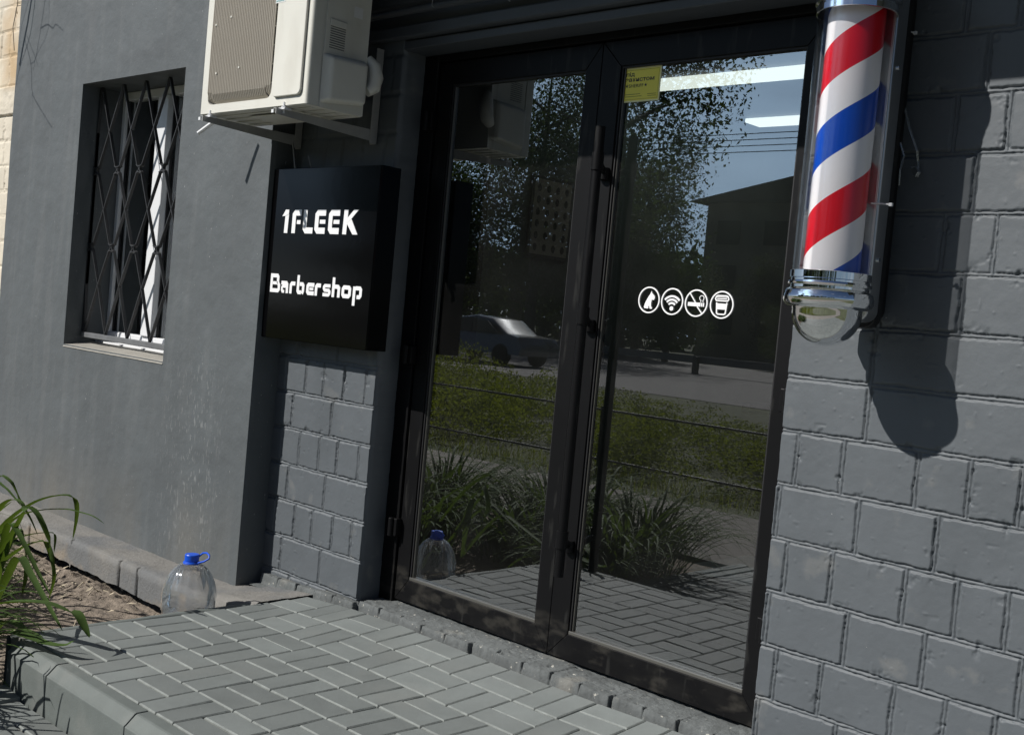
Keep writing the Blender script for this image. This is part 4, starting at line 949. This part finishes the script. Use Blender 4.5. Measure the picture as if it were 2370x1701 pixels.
# trees across the road
def tree_parts(seed, H, R_):
    random.seed(seed); t = MB(); pts = [(0,0,0),(.1,.05,H*.3),(-.1,.1,H*.6),(.05,0,H*.92)]; t.tube(pts, .3, 9, rs=[.32,.24,.15,.05])
    for k in range(9):
        z_ = H*random.uniform(.25,.8); a = random.uniform(0,6.28); l = R_*random.uniform(.5,.95)
        t.tube([(0,0,z_),(l*.5*math.cos(a), l*.5*math.sin(a), z_+l*.3),(l*math.cos(a), l*math.sin(a), z_+l*.5)], .1, 6, rs=[.1,.06,.02])
    cr = leaf_blob(17000, R_, R_, H*.45, .115, seed, lobes=44); cr.v = [(a, b, c_+H*.6) for a, b, c_ in cr.v]
    return t, cr
tp = [tree_parts(61, 15, 4.2), tree_parts(62, 11, 3.6), tree_parts(63, 8, 3.4)]; tm = {}
trees = [(-38.0,-40.5,0,1.35,'tall loose tree beside the sky gap in the right door leaf'), (-44,-41,0,1.1,'tall tree behind the centre stile in the door mirror'), (-24.5,-50,2,.6,'small dark tree in front of the far roof'), (-48,-44,1,1.25,'broad tree mirrored at the top of the left door leaf'),
         (-55,-43,0,.95,'tree across the road at the left of the left leaf mirror'), (-45,-50,1,1.0,'dark tree standing behind the tallest one'), (-62,-46,1,1.2,'farthest tree along the road mirrored in the left leaf'), (-36.5,-55,2,.75,'rounded tree beside the dark roofed house'),
         (-45,-52,0,.9,'tree in the second row behind the broad tree'), (-20,-48,1,.7,'low tree by the road to the right of the house'), (-12,-47,0,.8,'tree across the road nearly opposite the shop'), (0,-46,1,1.0,'tree across the road behind the viewer'),
         (-34.5,-41,2,.6,'bushy tree under the tall one'), (-39,-43,2,.9,'second bushy tree under the tall one'), (-52,-42,2,1.2,'bushy tree below the broad tree'), (-30.5,-46,2,.4,'bushy tree below the far roof'), (12,-45,0,.9,'tree far along the road on the right side'), (-43.5,-43.5,2,1.3,'bushy tree behind the passing car')]
for n_, w_ in enumerate(('first','second','third','fourth','fifth','sixth','seventh','eighth')): trees.append((-16+8.5*n_, -48.5+(n_ % 3), n_ % 3, 1.0+.1*(n_ % 3), '%s tree of the row across the road, counted from the house towards the right' % w_))
for i, (x_, y_, k, sc, lb) in enumerate(trees):
    r_ = empty('tree', (x_, y_, -1.45), lb, 'tree', 'trees across the road', rz=i*1.1); r_.scale = (sc, sc, sc)
    if k not in tm:
        a = tp[k][0].build('trunk', 'bark', r_, local=True); b = tp[k][1].build('crown', 'leaf3', r_, local=True); tm[k] = (a.data, b.data)
    else:
        for nm, me in zip(('trunk', 'crown'), tm[k]): o = bpy.data.objects.new(nm, me); COL.objects.link(o); o.parent = r_
wb = leaf_blob(16000, 75, 4, 5.2, .75, 77, lobes=90); wb.v = [(a-45, b-82, c_+2.6) for a, b, c_ in wb.v]
tag(wb.build('distant_woods', 'leaf3'), 'distant belt of dark trees far beyond the road, mirrored low in the glass', 'woods', kind='stuff')
# far house
HB = empty('far_house', (-37, -64, -1.45), 'far house with a dark hipped roof across the road, mirrored in the door', 'house')
q = MB(); q.box(-46, -27, -72, -60, -1.45, 9.2); q.build('wall', 'facade', HB)
q = MB(); v = [(-47,-73,9.2),(-26,-73,9.2),(-26,-59,9.2),(-47,-59,9.2),(-40,-66,12.6),(-33,-66,12.6)]; q.add(v, [(0,1,5,4),(1,2,5),(2,3,4,5),(3,0,4),(0,3,2,1)]); rf = q.build('roof', 'roof', HB)
q = MB(); q.box(-38.4,-37.6,-64.5,-63.6,11,13.6); q.build('chimney', 'facade', rf)
for k in range(5):
    for zz in (.3, 3.4, 6.4): q = MB(); q.box(-45+3.7*k, -43.2+3.7*k, -60.02, -59.9, zz, zz+1.6); q.build('window', 'farglass', HB)
# car on the road
CR = empty('car', (-25.6, -19.5, -1.4), 'grey saloon car on the road, mirrored in the left door leaf', 'car')
body = [(-2.2,.35),(-2.25,.6),(-2.1,.82),(-1.3,.92),(-.7,1.36),(.1,1.46),(.8,1.38),(1.45,.98),(2.1,.9),(2.25,.62),(2.2,.35)]
q = MB()
for a, b, in ((0, 1),):
    n = len(body); v = []
    for y_, k in ((-.86,.0), (-.78,1), (.78,1), (.86,0)):
        v += [(x_, y_*(1 if z_ < .95 else .82), z_) for x_, z_ in body] if k else [(x_*.985, y_*(1 if z_ < .95 else .8), .4+(z_-.4)*.97) for x_, z_ in body]
    f = [(i+s_*n, i+1+s_*n, i+1+(s_+1)*n, i+(s_+1)*n) for s_ in range(3) for i in range(n-1)]+[tuple(range(n)), tuple(range(4*n-1, 3*n-1, -1))]
    q.add(v, f)
q.v = [(x_-25.6, y_-19.5, z_-1.4) for x_, y_, z_ in q.v]; smooth_angle(q.build('body', 'car_paint', CR), 40)
q = MB()
for s_ in (-1, 1): q.prism([(-1.15,.93),(-.66,1.29),(.05,1.38),(.05,.94)], s_*.72, s_*.74+.0); q.prism([(.1,.94),(.1,1.38),(.74,1.3),(1.25,.96)], s_*.72, s_*.74)
q.v = [(x_-25.6, y_*1.15-19.5, z_-1.4) for x_, y_, z_ in q.v]; q.build('side_window', 'farglass', CR)
for wx in (-1.4, 1.4):
    for wy in (-.8, .8): q = MB(); q.tube([(wx-25.6, wy-.1-19.5, -1.08), (wx-25.6, wy+.1-19.5, -1.08)], .32, 20); q.build('wheel', 'tyre', CR)

# ------------------------------------------------------------------ room behind the glass
def room(x0, x1, y0, y1, z0, z1, names):
    q = MB(); q.add([(x0,y0,z0),(x1,y0,z0),(x1,y1,z0),(x0,y1,z0)], [(0,1,2,3)]); tag(q.build('interior_floor', 'int_floor'), kind='structure')
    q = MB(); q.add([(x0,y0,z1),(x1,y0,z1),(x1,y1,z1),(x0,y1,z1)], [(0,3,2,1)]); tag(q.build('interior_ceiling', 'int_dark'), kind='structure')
    q = MB(); q.add([(x0,y0,z0),(x0,y1,z0),(x0,y1,z1),(x0,y0,z1)], [(0,1,2,3)]); q.add([(x1,y0,z0),(x1,y1,z0),(x1,y1,z1),(x1,y0,z1)], [(0,3,2,1)]); q.add([(x0,y1,z0),(x1,y1,z0),(x1,y1,z1),(x0,y1,z1)], [(0,1,2,3)])
    tag(q.build('interior_wall', 'int_wall'), kind='structure')
room(-4.5, 2.0, 3.075, 8.2, -1.15, 1.47, '')
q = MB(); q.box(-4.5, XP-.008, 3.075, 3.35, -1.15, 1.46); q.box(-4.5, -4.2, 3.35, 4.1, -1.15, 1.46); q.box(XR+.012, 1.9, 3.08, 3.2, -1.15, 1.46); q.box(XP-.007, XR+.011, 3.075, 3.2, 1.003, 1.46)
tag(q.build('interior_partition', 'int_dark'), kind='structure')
q = MB(); q.box(-6.2, -4.7, 3.3, 4.6, -.6, 1.3); q.f = [q.f[i] for i in range(6) if i != 2]; q.m = q.m[:5]; tag(q.build('side_room_wall', 'int_wall'), kind='structure')
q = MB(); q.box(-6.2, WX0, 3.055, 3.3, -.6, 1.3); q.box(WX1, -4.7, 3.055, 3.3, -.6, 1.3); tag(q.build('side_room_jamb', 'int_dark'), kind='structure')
for i, (a, b, y0, y1, lb) in enumerate(((-4.3,-2.9,5.33,5.52,'long lit ceiling strip light nearest the door'), (-4.3,-3.2,6.5,6.68,'second lit ceiling strip light further inside the shop'), (-4.25,-3.2,7.1,7.26,'farthest lit ceiling strip light inside the shop'))):
    q = MB(); q.box(a, b, y0, y1, 1.44, 1.465); tag(q.build('ceiling_light', 'led'), lb, 'ceiling light', 'strip lights inside the shop')
PF = empty('framed_poster', (-4.49, 4.89, .6), 'framed poster with rows of small dark portraits seen through the left door leaf', 'poster')
q = MB(); q.box(-4.498, -4.484, 4.715, 5.07, .365, .83); q.build('frame', 'int_floor', PF, bevel=.002)
q = MB(); q.box(-4.4838, -4.482, 4.735, 5.05, .385, .81); q.build('print', 'paper', PF)
q = MB()
for r in range(6):
    for c_ in range(4):
        cy2 = 4.775+.078*c_; cz = .425+.067*r; n = 10
        pts = [(cy2+.016*math.cos(6.283*k/n), cz+.022*math.sin(6.283*k/n)) for k in range(n)]
        q.prism(pts, -4.4818, -4.4808, tf=lambda p: (p[1], p[0], p[2]))
q.build('portrait_rows', 'ink', PF)
PL = empty('power_line', (-30, -39, -1.4), 'thin overhead wires crossing the mirrored sky in the right door leaf', 'power line')
for k in range(4):
    q = MB(); q.tube([(-75+10*j, -39-.35*k, 8.6+.35*k+.0016*(10*j-50)**2*.25) for j in range(11)], .022, 5); q.build('wire', 'iron', PL)
q = MB(); q.tube([(-34.2,-58,9),(-34.2,-58,14.6)], .12, 8); q.build('mast', 'iron', PL)
cx_ = onY(1598,1304,3.7); CB = empty('low_cabinet', (cx_[0]+.3, 3.8, -1.15), 'low brown cabinet with a pale top seen inside through the right door leaf', 'cabinet')
q = MB(); q.box(cx_[0]+.005, cx_[0]+.9, 3.71, 4.1, -1.15, cx_[2]-.028); q.build('carcass', 'cab_brown', CB, bevel=.004)
q = MB(); q.box(cx_[0], cx_[0]+.91, 3.70, 4.11, cx_[2]-.027, cx_[2]); q.build('top', 'glass_shelf', CB, bevel=.003)
# barber chair in the dark shop
BC = empty('barber_chair', (-3.3, 6.0, -1.15), 'dark barber chair barely visible inside the shop', 'chair')
q = MB(); q.cyl((-3.3,6.0), .28, -1.15, -1.12, 28); q.cyl((-3.3,6.0), .05, -1.12, -.72, 14); q.build('pedestal', 'chrome_soft', BC)
q = MB(); q.box(-3.57,-3.03,5.72,6.25,-.72,-.58); q.build('seat', 'int_dark', BC, bevel=.04)
q = MB(); q.box(-3.55,-3.05,6.2,6.32,-.6,.05); q.build('backrest', 'int_dark', BC, bevel=.04)
q = MB(); q.box(-3.42,-3.18,6.22,6.31,.08,.26); q.build('headrest', 'int_dark', BC, bevel=.03)
for s_ in (-1, 1): q = MB(); q.box(-3.3+s_*.31-.03,-3.3+s_*.31+.03,5.75,6.2,-.42,-.36); q.build('armrest', 'int_dark', BC, bevel=.015)
MR = empty('wall_mirror', (-3.0, 8.18, .2), 'dark framed wall mirror on the back wall of the shop', 'mirror')
q = MB(); q.box(-3.4,-2.6,8.15,8.19,-.4,.9); q.build('frame', 'int_dark', MR, bevel=.01)
q = MB(); q.box(-3.35,-2.65,8.145,8.149,-.35,.85); q.build('mirror_glass', 'chrome_soft', MR)

# ------------------------------------------------------------------ light, sky, camera
el = math.atan2(1, math.hypot(.6, 1)); az = math.atan2(-.6, -1.0)
sun = bpy.data.lights.new('sun', 'SUN'); sun.energy = 5.0; sun.angle = rad(.53); sun.color = (1, .965, .92)
so = bpy.data.objects.new('sun', sun); so.rotation_euler = Vector((.6,1,-1)).to_track_quat('-Z', 'Y').to_euler(); COL.objects.link(so)
wd = bpy.data.worlds.new('World'); S.world = wd; wd.use_nodes = True; N, L = wd.node_tree.nodes, wd.node_tree.links
sk = N.new('ShaderNodeTexSky'); sk.sky_type = 'NISHITA'; sk.sun_disc = False; sk.sun_elevation = el; sk.sun_rotation = az % (2*math.pi); sk.air_density = .55; sk.dust_density = .5; sk.ozone_density = 2
tc = N.new('ShaderNodeTexCoord'); mp = N.new('ShaderNodeMapping'); mp.inputs['Scale'].default_value = (1,1,3.2); L.new(tc.outputs['Generated'], mp.inputs[0])
ns = N.new('ShaderNodeTexNoise'); ns.inputs['Scale'].default_value = 3.2; ns.inputs['Detail'].default_value = 9; ns.inputs['Roughness'].default_value = .62; L.new(mp.outputs[0], ns.inputs['Vector'])
mr = N.new('ShaderNodeMapRange'); mr.inputs[1].default_value = .56; mr.inputs[2].default_value = .75; mr.inputs[4].default_value = .6; L.new(ns.outputs['Fac'], mr.inputs[0])
mx = N.new('ShaderNodeMix'); mx.data_type = 'RGBA'; mx.inputs[7].default_value = (9, 9.2, 9.6, 1); L.new(mr.outputs[0], mx.inputs[0]); L.new(sk.outputs[0], mx.inputs[6])
dt = N.new('ShaderNodeVectorMath'); dt.operation = 'DOT_PRODUCT'; nv = N.new('ShaderNodeVectorMath'); nv.operation = 'NORMALIZE'; L.new(tc.outputs['Generated'], nv.inputs[0]); L.new(nv.outputs[0], dt.inputs[0]); dt.inputs[1].default_value = Vector((-.56,-.8,.2)).normalized()  # bright sky patch added in the direction the door glass mirrors
n2 = N.new('ShaderNodeTexNoise'); n2.inputs['Scale'].default_value = 5; n2.inputs['Detail'].default_value = 8; L.new(mp.outputs[0], n2.inputs['Vector'])
ad = N.new('ShaderNodeMath'); ad.operation = 'MULTIPLY_ADD'; ad.inputs[1].default_value = .16; L.new(n2.outputs['Fac'], ad.inputs[0]); L.new(dt.outputs['Value'], ad.inputs[2])
m2 = N.new('ShaderNodeMapRange'); m2.interpolation_type = 'SMOOTHSTEP'; m2.inputs[1].default_value = .98; m2.inputs[2].default_value = 1.09; m2.inputs[4].default_value = .9; L.new(ad.outputs[0], m2.inputs[0])
mx2 = N.new('ShaderNodeMix'); mx2.data_type = 'RGBA'; mx2.inputs[7].default_value = (20, 28, 37, 1); L.new(m2.outputs[0], mx2.inputs[0]); L.new(mx.outputs[2], mx2.inputs[6]); mx = mx2
bg = N['Background']; bg.inputs[1].default_value = .05; L.new(mx.outputs[2], bg.inputs[0])

cam = bpy.data.cameras.new('camera'); cam.sensor_width = 36; cam.lens = FPX/2370*36; cam.clip_start = .05; cam.clip_end = 1000
co = bpy.data.objects.new('camera', cam); COL.objects.link(co); S.camera = co
R3 = Matrix(((RT[0], -DN[0], -fw[0]), (RT[1], -DN[1], -fw[1]), (RT[2], -DN[2], -fw[2])))
co.matrix_world = R3.to_4x4()
for o in bpy.data.objects:
    if '_loc' in o: del o['_loc']
S.view_settings.view_transform = 'Standard'; S.view_settings.look = 'None'; S.view_settings.gamma = 1; S.view_settings.exposure = 0
S.render.engine = 'CYCLES'; S.cycles.max_bounces = 10; S.cycles.diffuse_bounces = 1; S.cycles.transparent_max_bounces = 12; S.cycles.glossy_bounces = 6
